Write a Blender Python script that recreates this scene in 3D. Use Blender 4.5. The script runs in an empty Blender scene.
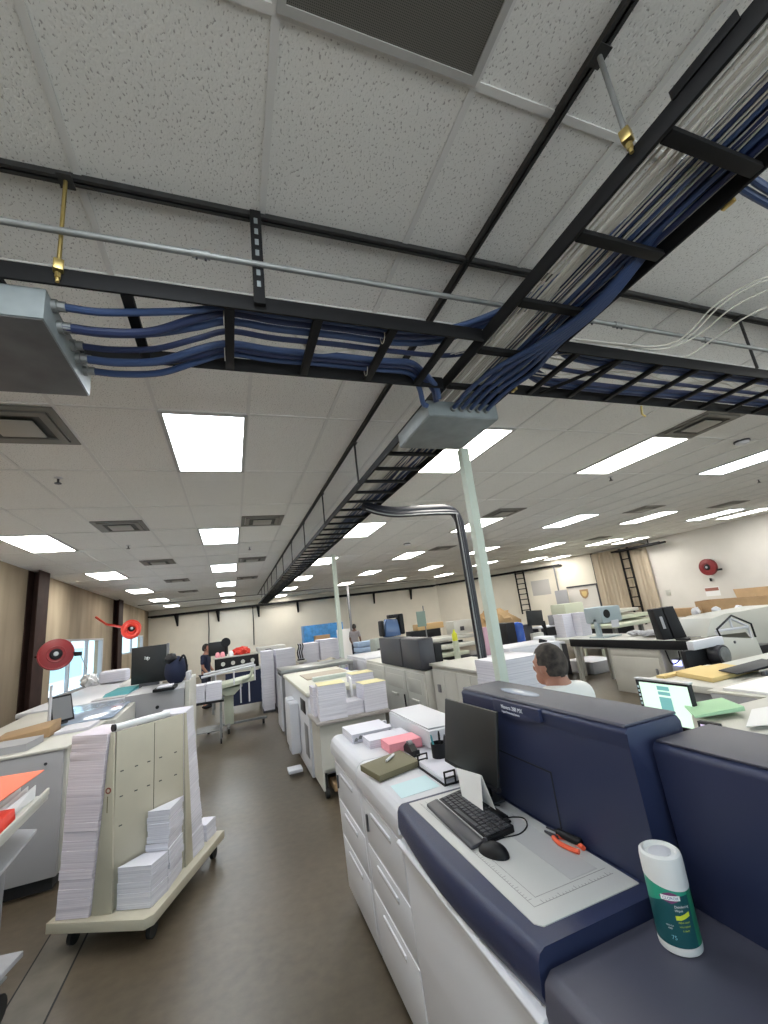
import bpy, bmesh, math, random
from math import sin, cos, pi, radians as RAD
from mathutils import Vector, Matrix, noise
random.seed(7)
S = bpy.context.scene
C = S.collection
CZ = 3.436            # ceiling height
# ------------------------------------------------------------------ materials
_m = {}
def mat(name, col=(.8, .8, .8), rough=.5, metal=0., emit=None, es=1., noise_amt=0., nscale=8., bump=0., bscale=60.,
        stretch=(1, 1, 1), col2=None, spec=.5, alpha=None, coat=0.):
    if name in _m: return _m[name]
    m = bpy.data.materials.new(name); m.use_nodes = True
    nt = m.node_tree; b = nt.nodes['Principled BSDF']
    b.inputs['Base Color'].default_value = (*col, 1); b.inputs['Roughness'].default_value = rough
    b.inputs['Metallic'].default_value = metal; b.inputs['Specular IOR Level'].default_value = spec
    b.inputs['Coat Weight'].default_value = coat
    if emit:
        b.inputs['Emission Color'].default_value = (*emit, 1); b.inputs['Emission Strength'].default_value = es
    if noise_amt or bump or col2:
        tc = nt.nodes.new('ShaderNodeTexCoord'); mp = nt.nodes.new('ShaderNodeMapping')
        mp.inputs['Scale'].default_value = stretch
        nt.links.new(tc.outputs['Object'], mp.inputs['Vector'])
    if noise_amt or col2:
        n = nt.nodes.new('ShaderNodeTexNoise'); n.inputs['Scale'].default_value = nscale; n.inputs['Detail'].default_value = 5
        nt.links.new(mp.outputs[0], n.inputs['Vector'])
        r = nt.nodes.new('ShaderNodeValToRGB'); r.color_ramp.elements[0].position = .3; r.color_ramp.elements[1].position = .7
        c2 = col2 if col2 else tuple(max(0, c * (1 - noise_amt)) for c in col)
        r.color_ramp.elements[0].color = (*c2, 1); r.color_ramp.elements[1].color = (*col, 1)
        nt.links.new(n.outputs['Fac'], r.inputs[0]); nt.links.new(r.outputs[0], b.inputs['Base Color'])
    if bump:
        n2 = nt.nodes.new('ShaderNodeTexNoise'); n2.inputs['Scale'].default_value = bscale; n2.inputs['Detail'].default_value = 4
        nt.links.new(mp.outputs[0], n2.inputs['Vector'])
        bp = nt.nodes.new('ShaderNodeBump'); bp.inputs['Strength'].default_value = bump; bp.inputs['Distance'].default_value = .01
        nt.links.new(n2.outputs['Fac'], bp.inputs['Height']); nt.links.new(bp.outputs[0], b.inputs['Normal'])
    _m[name] = m
    return m

def ceiling_mat():
    m = bpy.data.materials.new('fissured_tile'); m.use_nodes = True; nt = m.node_tree; b = nt.nodes['Principled BSDF']
    b.inputs['Roughness'].default_value = .95; b.inputs['Specular IOR Level'].default_value = .1
    tc = nt.nodes.new('ShaderNodeTexCoord')
    mp = nt.nodes.new('ShaderNodeMapping'); mp.inputs['Scale'].default_value = (1.0, .62, 1)
    mp.inputs['Rotation'].default_value = (0, 0, .5)
    nt.links.new(tc.outputs['Object'], mp.inputs[0])
    n = nt.nodes.new('ShaderNodeTexNoise'); n.inputs['Scale'].default_value = 140; n.inputs['Detail'].default_value = 3
    n.inputs['Roughness'].default_value = .45
    nt.links.new(mp.outputs[0], n.inputs['Vector'])
    r = nt.nodes.new('ShaderNodeValToRGB'); e = r.color_ramp.elements
    e[0].position = .335; e[0].color = (.44, .43, .42, 1); e[1].position = .40; e[1].color = (.80, .80, .78, 1)
    nt.links.new(n.outputs['Fac'], r.inputs[0])
    n2 = nt.nodes.new('ShaderNodeTexNoise'); n2.inputs['Scale'].default_value = 1.1; n2.inputs['Detail'].default_value = 2
    nt.links.new(tc.outputs['Object'], n2.inputs['Vector'])
    mx = nt.nodes.new('ShaderNodeMixRGB'); mx.blend_type = 'MULTIPLY'; mx.inputs[0].default_value = .06
    nt.links.new(r.outputs[0], mx.inputs[1]); nt.links.new(n2.outputs['Fac'], mx.inputs[2])
    nt.links.new(mx.outputs[0], b.inputs['Base Color'])
    bp = nt.nodes.new('ShaderNodeBump'); bp.inputs['Strength'].default_value = .55; bp.inputs['Distance'].default_value = .006
    nt.links.new(n.outputs['Fac'], bp.inputs['Height']); nt.links.new(bp.outputs[0], b.inputs['Normal'])
    return m

def floor_mat():
    m = bpy.data.materials.new('worn_concrete'); m.use_nodes = True; nt = m.node_tree; b = nt.nodes['Principled BSDF']
    tc = nt.nodes.new('ShaderNodeTexCoord')
    def N(s, d):
        n = nt.nodes.new('ShaderNodeTexNoise'); n.inputs['Scale'].default_value = s; n.inputs['Detail'].default_value = d
        nt.links.new(tc.outputs['Object'], n.inputs['Vector']); return n
    a, c = N(.9, 4), N(14, 6)
    r = nt.nodes.new('ShaderNodeValToRGB'); e = r.color_ramp.elements
    e[0].position = .2; e[0].color = (.082, .063, .043, 1); e[1].position = .8; e[1].color = (.160, .130, .092, 1)
    nt.links.new(a.outputs['Fac'], r.inputs[0])
    r2 = nt.nodes.new('ShaderNodeValToRGB'); e = r2.color_ramp.elements
    e[0].position = .3; e[0].color = (.6, .6, .6, 1); e[1].position = .7; e[1].color = (1, 1, 1, 1)
    nt.links.new(c.outputs['Fac'], r2.inputs[0])
    mx = nt.nodes.new('ShaderNodeMixRGB'); mx.blend_type = 'MULTIPLY'; mx.inputs[0].default_value = .6
    nt.links.new(r.outputs[0], mx.inputs[1]); nt.links.new(r2.outputs[0], mx.inputs[2]); nt.links.new(mx.outputs[0], b.inputs['Base Color'])
    r3 = nt.nodes.new('ShaderNodeValToRGB'); e = r3.color_ramp.elements
    e[0].position = .2; e[0].color = (.30, .30, .30, 1); e[1].position = .8; e[1].color = (.42, .42, .42, 1)
    nt.links.new(a.outputs['Fac'], r3.inputs[0]); nt.links.new(r3.outputs[0], b.inputs['Roughness'])
    bp = nt.nodes.new('ShaderNodeBump'); bp.inputs['Strength'].default_value = .12; bp.inputs['Distance'].default_value = .01
    nt.links.new(c.outputs['Fac'], bp.inputs['Height']); nt.links.new(bp.outputs[0], b.inputs['Normal'])
    return m

def paper_mat(name, col, dark, scale=120.):
    m = bpy.data.materials.new(name); m.use_nodes = True; nt = m.node_tree; b = nt.nodes['Principled BSDF']
    b.inputs['Roughness'].default_value = .8; b.inputs['Specular IOR Level'].default_value = .2
    tc = nt.nodes.new('ShaderNodeTexCoord'); mp = nt.nodes.new('ShaderNodeMapping'); mp.inputs['Scale'].default_value = (.6, .6, scale)
    nt.links.new(tc.outputs['Object'], mp.inputs[0])
    n = nt.nodes.new('ShaderNodeTexNoise'); n.inputs['Scale'].default_value = 1.; n.inputs['Detail'].default_value = 3
    nt.links.new(mp.outputs[0], n.inputs['Vector'])
    r = nt.nodes.new('ShaderNodeValToRGB'); e = r.color_ramp.elements
    e[0].position = .35; e[0].color = (*dark, 1); e[1].position = .6; e[1].color = (*col, 1)
    nt.links.new(n.outputs['Fac'], r.inputs[0]); nt.links.new(r.outputs[0], b.inputs['Base Color'])
    bp = nt.nodes.new('ShaderNodeBump'); bp.inputs['Strength'].default_value = .25; bp.inputs['Distance'].default_value = .003
    nt.links.new(n.outputs['Fac'], bp.inputs['Height']); nt.links.new(bp.outputs[0], b.inputs['Normal'])
    return m

M_ceil = ceiling_mat(); M_floor = floor_mat()
M_bar = mat('grid_enamel', (.42, .42, .41), .5)
M_wall = mat('cream_paint', (.80, .745, .64), .8, noise_amt=.07, nscale=1.5)
M_wall_r = mat('pale_paint', (.68, .65, .61), .8, noise_amt=.08, nscale=1.5)
M_conc = mat('tilt_up_concrete', (.44, .36, .255), .9, col2=(.20, .15, .10), nscale=1.1, stretch=(1, 1, .22), bump=.3, bscale=18)
M_rust = mat('rust_brown_steel', (.045, .022, .018), .75, spec=.2, noise_amt=.4, nscale=4)
M_black = mat('black_steel', (.008, .008, .009), .6, spec=.2)
M_strut = mat('strut_steel', (.035, .035, .036), .6, .1, noise_amt=.4, nscale=20)
M_galv = mat('galvanised_steel', (.30, .31, .31), .5, .5, noise_amt=.25, nscale=14)
M_brass = mat('yellow_zinc', (.55, .42, .16), .35, .9)
M_boxm = mat('grey_enclosure_enamel', (.24, .27, .28), .5, .1, noise_amt=.25, nscale=9)
M_blue = mat('blue_cable_jacket', (.030, .060, .155), .5)
M_blue2 = mat('dark_blue_cable_jacket', (.014, .026, .085), .5)
M_whc = mat('white_cable_jacket', (.62, .60, .55), .5)
M_hose = mat('black_loom', (.010, .011, .018), .4)
M_pole = mat('pale_green_paint', (.56, .62, .54), .5)
M_white = mat('white_enamel', (.63, .635, .68), .38, noise_amt=.04, nscale=3)
M_off = mat('off_white_enamel', (.56, .55, .50), .42, noise_amt=.08, nscale=3)
M_beige = mat('beige_enamel', (.52, .48, .38), .5, noise_amt=.1, nscale=4)
M_grey = mat('light_grey_enamel', (.38, .38, .40), .45, noise_amt=.06, nscale=3)
M_mgrey = mat('mid_grey_enamel', (.20, .20, .21), .45)
M_dgrey = mat('dark_grey_plastic', (.045, .045, .055), .4)
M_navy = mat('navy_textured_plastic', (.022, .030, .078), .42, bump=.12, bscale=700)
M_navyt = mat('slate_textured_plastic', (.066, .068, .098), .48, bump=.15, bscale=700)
M_blk = mat('black_plastic', (.008, .008, .010), .5, spec=.3)
M_scr = mat('matte_screen', (.012, .013, .014), .45)
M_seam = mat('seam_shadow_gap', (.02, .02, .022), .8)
M_paper = paper_mat('paper_edges', (.74, .73, .79), (.56, .55, .63))
M_pink = mat('pink_paper', (.85, .33, .38), .8)
M_yel = mat('cream_yellow_paper', (.83, .76, .45), .8)
M_kraft = mat('kraft_envelope', (.66, .50, .22), .8)
M_card = mat('cardboard', (.40, .26, .14), .85, noise_amt=.15, nscale=6)
M_sheet = mat('white_sheet', (.82, .82, .82), .8)
M_bluep = mat('pale_blue_sheet', (.55, .72, .76), .7)
M_green = mat('pale_green_folder', (.40, .64, .40), .8)
M_teal = mat('teal_cloth', (.07, .30, .33), .85)
M_olive = mat('olive_board', (.16, .145, .085), .7)
M_red = mat('red_enamel', (.20, .012, .016), .4)
M_redb = mat('bright_red_hose', (.72, .05, .03), .45)
M_orange = mat('orange_plastic', (.85, .13, .06), .45)
M_salmon = mat('orange_folder', (.90, .22, .13), .7)
M_alum = mat('aluminium', (.55, .56, .58), .35, .8)
M_rub = mat('black_rubber', (.015, .015, .015), .7)
M_skin = mat('skin', (.44, .21, .145), .55, noise_amt=.12, nscale=14)
M_hair = mat('dark_grey_hair', (.05, .042, .036), .85, col2=(.013, .011, .010), nscale=40)
M_tshirt = mat('white_cotton', (.80, .80, .78), .9, bump=.3, bscale=14)
M_denim = mat('dark_trousers', (.03, .035, .06), .9)
M_plas = mat('translucent_white_plastic', (.74, .75, .75), .5)
M_glass = mat('window_glass', (.9, .97, 1), .02)
_g = M_glass.node_tree.nodes['Principled BSDF']; _g.inputs['Transmission Weight'].default_value = 1; _g.inputs['IOR'].default_value = 1.02
M_lens = mat('troffer_lens', (.9, .9, .88), .5, emit=(1.0, .97, .90), es=5.2)
M_lensc = mat('troffer_lens_cool', (.9, .9, .9), .5, emit=(.88, .95, 1.0), es=5.2)
M_curt = mat('tan_curtain', (.52, .44, .34), .9, noise_amt=.12, nscale=2, stretch=(1, 5, .2))
M_bluef = mat('blue_film', (.05, .30, .72), .4, noise_amt=.45, nscale=6)
M_navyc = mat('navy_cloth', (.012, .018, .05), .85)
M_royal = mat('royal_blue_plastic', (.02, .035, .30), .4)
M_mauve = mat('mauve_vinyl', (.42, .26, .32), .6)

# ------------------------------------------------------------------ mesh builder
class MB:
    def __init__(s): s.bm = bmesh.new()
    def _bev(s, vs, w, seg=2):
        es = list({e for v in vs for e in v.link_edges})
        bmesh.ops.bevel(s.bm, geom=es, offset=w, segments=seg, profile=.5, affect='EDGES', clamp_overlap=True)
    def hexa(s, p, bev=0, seg=2):     # p: 4 bottom ccw, 4 top ccw
        v = [s.bm.verts.new(Vector(q)) for q in p]
        for f in ((3, 2, 1, 0), (4, 5, 6, 7), (0, 1, 5, 4), (1, 2, 6, 5), (2, 3, 7, 6), (3, 0, 4, 7)):
            s.bm.faces.new([v[i] for i in f])
        if bev: s._bev(v, bev, seg)
        return s
    def box(s, x0, x1, y0, y1, z0, z1, bev=0, seg=2):
        return s.hexa([(x0, y0, z0), (x1, y0, z0), (x1, y1, z0), (x0, y1, z0), (x0, y0, z1), (x1, y0, z1), (x1, y1, z1), (x0, y1, z1)], bev, seg)
    def obox(s, c, u, hu, hv, z0, z1, bev=0):   # oriented box in plan; u = direction angle
        ux, uy = cos(u), sin(u); q = []
        for z in (z0, z1):
            for a, b in ((-1, -1), (1, -1), (1, 1), (-1, 1)):
                q.append((c[0] + a * hu * ux - b * hv * uy, c[1] + a * hu * uy + b * hv * ux, z))
        return s.hexa(q, bev)
    def prism(s, pts, ax, a, b, bev=0, seg=2):   # pts 2D in remaining axes (x:yz, y:xz, z:xy)
        def P(p, t): return {'x': (t, p[0], p[1]), 'y': (p[0], t, p[1]), 'z': (p[0], p[1], t)}[ax]
        A = [s.bm.verts.new(P(p, a)) for p in pts]; B = [s.bm.verts.new(P(p, b)) for p in pts]
        n = len(pts); s.bm.faces.new(A); s.bm.faces.new(B[::-1])
        for i in range(n): s.bm.faces.new((A[i], B[i], B[(i + 1) % n], A[(i + 1) % n]))
        if bev: s._bev(A + B, bev, seg)
        return s
    def tube(s, pts, r, n=8, cap=True):
        pts = [Vector(p) for p in pts]; rings = []; up = None
        for i, p in enumerate(pts):
            t = (pts[min(i + 1, len(pts) - 1)] - pts[max(i - 1, 0)]).normalized()
            if up is None: up = t.orthogonal().normalized()
            up = (up - t * up.dot(t)); up = up.normalized() if up.length > 1e-6 else t.orthogonal().normalized()
            w = t.cross(up); rr = r[i] if isinstance(r, (list, tuple)) else r
            rings.append([s.bm.verts.new(p + (up * cos(2 * pi * k / n) + w * sin(2 * pi * k / n)) * rr) for k in range(n)])
        for a, b in zip(rings, rings[1:]):
            for k in range(n): s.bm.faces.new((a[k], a[(k + 1) % n], b[(k + 1) % n], b[k]))
        if cap: s.bm.faces.new(rings[0][::-1]); s.bm.faces.new(rings[-1])
        return s
    def cyl(s, p0, p1, r, r2=None, n=20): return s.tube([p0, p1], [r, r if r2 is None else r2], n)
    def lathe(s, c, prof, n=28, sx=1, sy=1):
        rings = []
        for r, z in prof:
            rings.append([s.bm.verts.new((c[0] + r * sx * cos(2 * pi * k / n), c[1] + r * sy * sin(2 * pi * k / n), c[2] + z)) for k in range(n)])
        for a, b in zip(rings, rings[1:]):
            for k in range(n): s.bm.faces.new((a[k], a[(k + 1) % n], b[(k + 1) % n], b[k]))
        s.bm.faces.new(rings[0][::-1]); s.bm.faces.new(rings[-1])
        return s
    def ball(s, c, r, sub=3, fn=None):
        r = (r, r, r) if not isinstance(r, (tuple, list)) else r
        g = bmesh.ops.create_icosphere(s.bm, subdivisions=sub, radius=1)
        for v in g['verts']:
            q = v.co.copy()
            if fn: q = fn(q)
            v.co = Vector((c[0] + q.x * r[0], c[1] + q.y * r[1], c[2] + q.z * r[2]))
        return s
    def quad(s, a, b, c, d):
        s.bm.faces.new([s.bm.verts.new(Vector(p)) for p in (a, b, c, d)]); return s
    def torus(s, c, R, r, axis, n=32, k=10):
        ax = Vector(axis).normalized(); u = ax.orthogonal().normalized(); w = ax.cross(u); c = Vector(c)
        rings = []
        for i in range(n):
            a = 2 * pi * i / n; d = u * cos(a) + w * sin(a)
            rings.append([s.bm.verts.new(c + d * (R + r * cos(2 * pi * j / k)) + ax * r * sin(2 * pi * j / k)) for j in range(k)])
        for i in range(n):
            A, B = rings[i], rings[(i + 1) % n]
            for j in range(k): s.bm.faces.new((A[j], A[(j + 1) % k], B[(j + 1) % k], B[j]))
        return s
def B(*a, **k): return MB().box(*a, **k)

_xf = {}
def _mesh(name, mb, m):
    bmesh.ops.recalc_face_normals(mb.bm, faces=mb.bm.faces[:])
    me = bpy.data.meshes.new(name); mb.bm.to_mesh(me); mb.bm.free()
    me.materials.append(m)
    me.polygons.foreach_set('use_smooth', [True] * len(me.polygons))
    me.set_sharp_from_angle(angle=RAD(38))
    return me
def setp(o, label=None, cat=None, group=None, kind=None):
    if label: o['label'] = label
    if cat: o['category'] = cat
    if group: o['group'] = group
    if kind: o['kind'] = kind
def th(name, label, cat, loc=(0, 0, 0), rz=0, group=None):
    o = bpy.data.objects.new(name, None); C.objects.link(o); o.location = loc; o.rotation_euler = (0, 0, rz)
    o.empty_display_size = .1
    setp(o, label, cat, group)
    _xf[o.name] = (Matrix.Translation(Vector(loc)) @ Matrix.Rotation(rz, 4, 'Z')).inverted()
    return o
def part(p, name, mb, m, label=None, local=False, kind=None):
    if not local: mb.bm.transform(_xf[p.name])
    o = bpy.data.objects.new(name, _mesh(name, mb, m)); C.objects.link(o); o.parent = p
    _xf[o.name] = _xf[p.name]
    if label: o['label'] = label
    if kind: o['kind'] = kind
    return o
def solo(name, label, cat, mb, m, group=None, kind=None):
    v = [q.co for q in mb.bm.verts]
    c = Vector(((min(q.x for q in v) + max(q.x for q in v)) / 2, (min(q.y for q in v) + max(q.y for q in v)) / 2, min(q.z for q in v)))
    mb.bm.transform(Matrix.Translation(-c))
    o = bpy.data.objects.new(name, _mesh(name, mb, m)); C.objects.link(o); o.location = c
    setp(o, label, cat, group, kind); _xf[o.name] = Matrix.Translation(-c)
    return o
def struct(name, mb, m, parent=None):
    o = bpy.data.objects.new(name, _mesh(name, mb, m)); C.objects.link(o); o['kind'] = 'structure'
    if parent: o.parent = parent
    _xf[o.name] = Matrix.Identity(4)
    return o
def dup(o, loc=None, rz=None, label=None, group=None, parent=None):
    c = o.copy(); C.objects.link(c)
    if parent is not None: c.parent = parent
    if loc is not None: c.location = loc
    if rz is not None: c.rotation_euler = (0, 0, rz)
    if label: c['label'] = label
    if group: c['group'] = group
    for ch in list(o.children): dup(ch, parent=c)
    return c
def text(p, name, s, size, origin, xdir, up, m, ext=.0006, align='LEFT'):
    cu = bpy.data.curves.new(name, 'FONT'); cu.body = s; cu.size = size; cu.extrude = ext; cu.align_x = align
    o = bpy.data.objects.new(name, cu); C.objects.link(o)
    dg = bpy.context.evaluated_depsgraph_get(); me = bpy.data.meshes.new_from_object(o.evaluated_get(dg))
    bpy.data.objects.remove(o); bpy.data.curves.remove(cu)
    x = Vector(xdir).normalized(); u = Vector(up).normalized(); z = x.cross(u)
    T = Matrix((x, u, z)).transposed().to_4x4(); T.translation = Vector(origin)
    me.transform(_xf[p.name] @ T); me.materials.clear(); me.materials.append(m)
    t = bpy.data.objects.new(name, me); C.objects.link(t); t.parent = p; _xf[t.name] = _xf[p.name]
    return t
def smooth_path(pts, n=6):
    P = [Vector(p) for p in pts]; P = [P[0] * 2 - P[1]] + P + [P[-1] * 2 - P[-2]]; out = []
    for i in range(1, len(P) - 2):
        for k in range(n):
            t = k / n; a, b, c, d = P[i - 1], P[i], P[i + 1], P[i + 2]
            out.append(.5 * ((2 * b) + (c - a) * t + (2 * a - 5 * b + 4 * c - d) * t * t + (3 * b - a - 3 * c + d) * t ** 3))
    out.append(P[-2]); return out

# ================================================================== SETTING
# floor, ceiling, walls
PL = [(-3.95, 24.5), (10.5, 21.0), (14.5, 13.95), (14.5, -4.0), (-3.15, -4.0)]
struct('floor', MB().prism([(-4.3, -4.3), (14.9, -4.3), (14.9, 25), (-4.3, 25)], 'z', -.1, 0), M_floor)
struct('ceiling', MB().prism([(-4.3, -4.3), (14.9, -4.3), (14.9, 25), (-4.3, 25)], 'z', CZ, CZ + .1), M_ceil)
def wallseg(a, b, z0, z1, t=.15, mb=None):
    a, b = Vector(a), Vector(b); d = (b - a).normalized(); n = Vector((d.y, -d.x)) * -t
    a2, b2 = a + n, b + n
    return (mb or MB()).hexa([(a.x, a.y, z0), (b.x, b.y, z0), (b2.x, b2.y, z0), (a2.x, a2.y, z0), (a.x, a.y, z1), (b.x, b.y, z1), (b2.x, b2.y, z1), (a2.x, a2.y, z1)])
struct('wall_back', wallseg(PL[0], PL[1], 0, CZ), M_wall)
struct('wall_back_right', wallseg(PL[1], PL[2], 0, CZ), M_wall)
struct('wall_right', wallseg(PL[2], PL[3], 0, CZ), M_wall_r)
wf = MB(); wallseg(PL[3], (13.0, -4.0), 0, CZ, mb=wf); wallseg((13.0, -4.0), (-2.4, -4.0), 2.9, CZ, mb=wf); wallseg((-2.4, -4.0), PL[4], 0, CZ, mb=wf)
struct('wall_front', wf, M_wall)      # unseen opening added behind the camera to let daylight onto the ceiling
# left wall with two window openings (slightly skew line)
LA, LB = Vector((-3.15, -4.0)), Vector((-3.95, 24.5))
def lw(y): return LA.x + (LB.x - LA.x) * (y - LA.y) / (LB.y - LA.y)
W1 = (11.05, 15.1, .95, 2.18); W2 = (18.05, 22.4, 1.58, 2.27)
lm = MB()
ys = [-4, W1[0], W1[1], W2[0], W2[1], 24.5]
for i in range(5):
    p, q = (lw(ys[i]), ys[i]), (lw(ys[i + 1]), ys[i + 1])
    if i == 1 or i == 3:
        W = W1 if i == 1 else W2
        wallseg(p, q, 0, W[2], mb=lm); wallseg(p, q, W[3], CZ, mb=lm)
    else: wallseg(p, q, 0, CZ, mb=lm)
# wallseg offsets to the outside (left) for direction +y
struct('wall_left', lm, M_conc)
for wi, W in enumerate((W1, W2), 1):
    y0, y1, z0, z1 = W; x = lw((y0 + y1) / 2)
    fr = MB(); t = .05
    for (a0, a1, b0, b1) in ((y0, y1, z0, z0 + t), (y0, y1, z1 - t, z1), (y0, y0 + t, z0 + t, z1 - t), (y1 - t, y1, z0 + t, z1 - t)):
        fr.box(x - .1, x + .015, a0, a1, b0, b1)
    for k in ((1, 2) if wi == 1 else (1,)):
        m_ = y0 + (y1 - y0) * k / (3 if wi == 1 else 2); fr.box(x - .08, x - .01, m_ - .04, m_ + .04, z0 + t, z1 - t)
    w = struct('window_%d' % wi, fr, M_grey)
    gl = part(w, 'pane', B(x - .055, x - .049, y0 + .03, y1 - .03, z0 + .03, z1 - .03), M_glass)
# daylight yard outside the windows
struct('ground_outside', B(-30, -4.4, -5, 30, -.12, -.02), mat('pale_asphalt', (.5, .52, .54), .9, noise_amt=.2, nscale=2))
struct('ground_bounce_outside', B(-12, 24, -40, -4.35, -.12, -.02), mat('pale_bounce_ground', (.62, .60, .57), .9, noise_amt=.1, nscale=1))  # unseen ground added to bounce sunlight up onto the near ceiling
struct('wall_yard', B(-12.4, -12, 0, 44, 0, 2.2), mat('pale_stucco', (.62, .72, .74), .9, noise_amt=.05, nscale=2))

struct('trim_2', B(-1.225, -.985, -4, 9, .0, .0025), mat('trench_cover', (.17, .15, .12), .5, noise_amt=.35, nscale=7))
jl = MB()
for x in (-1.235, -.985): jl.box(x, x + .01, -4, 9, .0, .003)
struct('trim_3', jl, M_seam)
# ceiling grid
IX = lambda k: -.458 + .61 * k
gb = MB()
for k in range(-6, 25):
    gb.box(IX(k) - .012, IX(k) + .012, -4, 24.4, CZ - .006, CZ + .001)
for y in [-4.12, -2.9, -1.68, -.463, .757]:
    gb.box(-3.2, 14.4, y - .012, y + .012, CZ - .0065, CZ + .001)
y = 1.80
while y < 24: gb.box(-3.9, 14.4, y - .01, y + .01, CZ - .0065, CZ + .001); y += 1.22
struct('trim_1', gb, mat('grid_bar', (.66, .66, .65), .5))

# ------------------------------------------------------------------ troffers
def troffer(loc, label, m, tw=.61):
    t = th('ceiling_light', label, 'ceiling light', loc, 0, 'recessed fluorescent ceiling lights')
    f = MB()
    for a in ((-.305, .305, -.61, -.58), (-.305, .305, .58, .61), (-.305, -.275, -.58, .58), (.275, .305, -.58, .58)):
        f.box(a[0], a[1], a[2], a[3], -.016, -.002)
    part(t, 'frame', f, M_bar, local=True)
    d = MB().box(-.275, .275, -.58, .58, -.012, -.004)
    part(t, 'diffuser', d, m, local=True)
    return t
rowname = ['first', 'second', 'third', 'fourth', 'fifth', 'sixth']
colname = {-4: 'beside the concrete wall', 0: 'above the aisle', 4: 'just right of the long cable tray',
           8: 'in second file right of the tray', 12: 'in third file right of the tray', 16: 'in fourth file right of the tray',
           20: 'in fifth file right of the tray', 22: 'in file nearest the curtained wall'}
warm = troffer((0, 0, 10), 'x', M_lens); cool = troffer((0, 0, 10), 'x', M_lensc)
used = set()
for k in (-4, 0, 4, 8, 12, 16, 20, 22):
    for r in range(-1, 6):
        y = 3.63 + 3.66 * r; x = IX(k) + .305
        if k == 22 and r < 1: continue
        lim = 24.0 if x < 10 else (20.0 if x < 11 else 13.95 + (14.5 - x) * 1.7)
        if x <= 10: lim = 24.4 - (x + 3.95) * .242
        if y + .7 > lim: continue
        if r < 0 and k not in (-4, 0, 8, 12, 16): continue  # unseen row behind the camera is added for its light
        m = cool if (k == 0 or (k == 12 and r == 0) or (k in (12, 20) and r == 1)) else warm
        lab = 'white ceiling light ' + colname[k] + ', ' + (rowname[r] + ' from the camera' if r >= 0 else 'added unseen behind the camera')
        mm = m
        if m.name not in used: o = m; used.add(m.name); o.location = (x, y, CZ); o['label'] = lab
        else: o = dup(m, (x, y, CZ), label=lab)

# supply vents
def vent(loc, label):
    t = th('ceiling_vent', label, 'ceiling vent', loc, 0, 'square ceiling air vents')
    M_v = mat('vent_grey', (.16, .155, .14), .5); M_v2 = mat('vent_dark', (.05, .05, .045), .6)
    f = MB()
    for i, s in enumerate((.295, .235)):
        w = .05
        for a in ((-s, s, -s, -s + w), (-s, s, s - w, s), (-s, -s + w, -s + w, s - w), (s - w, s, -s + w, s - w)):
            f.box(*a, -.014 - .01 * i, -.002)
    part(t, 'frame', f, M_v, local=True)
    part(t, 'throat', MB().box(-.19, .19, -.19, .19, -.008, -.002), M_v2, local=True)
    part(t, 'deflector', MB().box(-.13, .13, -.13, .13, -.035, -.025, .003), mat('vent_plate', (.34, .33, .30), .5), local=True)
    return t
vs = [(-2, 3.35, 'nearest one left of the aisle lights, beside the grey junction box'), (-2, 6.38, 'second one left of the aisle lights'), (-2, 9.5, 'third one left of the aisle lights'),
      (-2, 12.7, 'fourth one left of the aisle lights'), (-2, 15.9, 'fifth one left of the aisle lights'), (1, 6.33, 'left of the long cable tray, nearest of three'),
      (1, 9.9, 'just left of the long cable tray, middle of three'), (1, 13.3, 'just left of the long cable tray, farthest of three'),
      (8, 2.72, 'touching the large warm light beyond the right tray'), (8, 6.3, 'behind the pale green pole'), (14, 6.4, 'between the third and fourth light files'), (18, 6.2, 'between the long lights by the right wall'),
      (9, 10.0, 'far middle of the room beyond the black loom'), (18, 10.0, 'near the curtain, by the right wall')]
v0 = None
for k, y, t in vs:
    lab = 'square dark ceiling vent, ' + t
    if v0 is None: v0 = vent((IX(k) + .305, y, CZ), lab)
    else: dup(v0, (IX(k) + .305, y, CZ), label=lab)
# return grille
t = th('return_grille', 'large dark perforated return air grille overhead at the top of the photo', 'air grille', (.457, .15, CZ))
def perf():
    m = bpy.data.materials.new('perforated_metal'); m.use_nodes = True; nt = m.node_tree; b = nt.nodes['Principled BSDF']
    tc = nt.nodes.new('ShaderNodeTexCoord'); v = nt.nodes.new('ShaderNodeTexVoronoi'); v.inputs['Scale'].default_value = 190; v.inputs['Randomness'].default_value = 0
    nt.links.new(tc.outputs['Object'], v.inputs['Vector'])
    r = nt.nodes.new('ShaderNodeValToRGB'); e = r.color_ramp.elements; e[0].position = .35; e[0].color = (.02, .02, .018, 1); e[1].position = .5; e[1].color = (.14, .135, .12, 1)
    nt.links.new(v.outputs['Distance'], r.inputs[0]); nt.links.new(r.outputs[0], b.inputs['Base Color']); b.inputs['Roughness'].default_value = .5
    return m
part(t, 'perforated_sheet', B(.175, .74, -.43, .735, CZ - .007, CZ - .003), perf())
f = MB()
for a in ((.152, .762, .735, .757), (.152, .762, -.46, -.43), (.152, .175, -.43, .735), (.74, .762, -.43, .735)): f.box(*a, CZ - .012, CZ - .002)
part(t, 'frame', f, M_bar)
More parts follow.
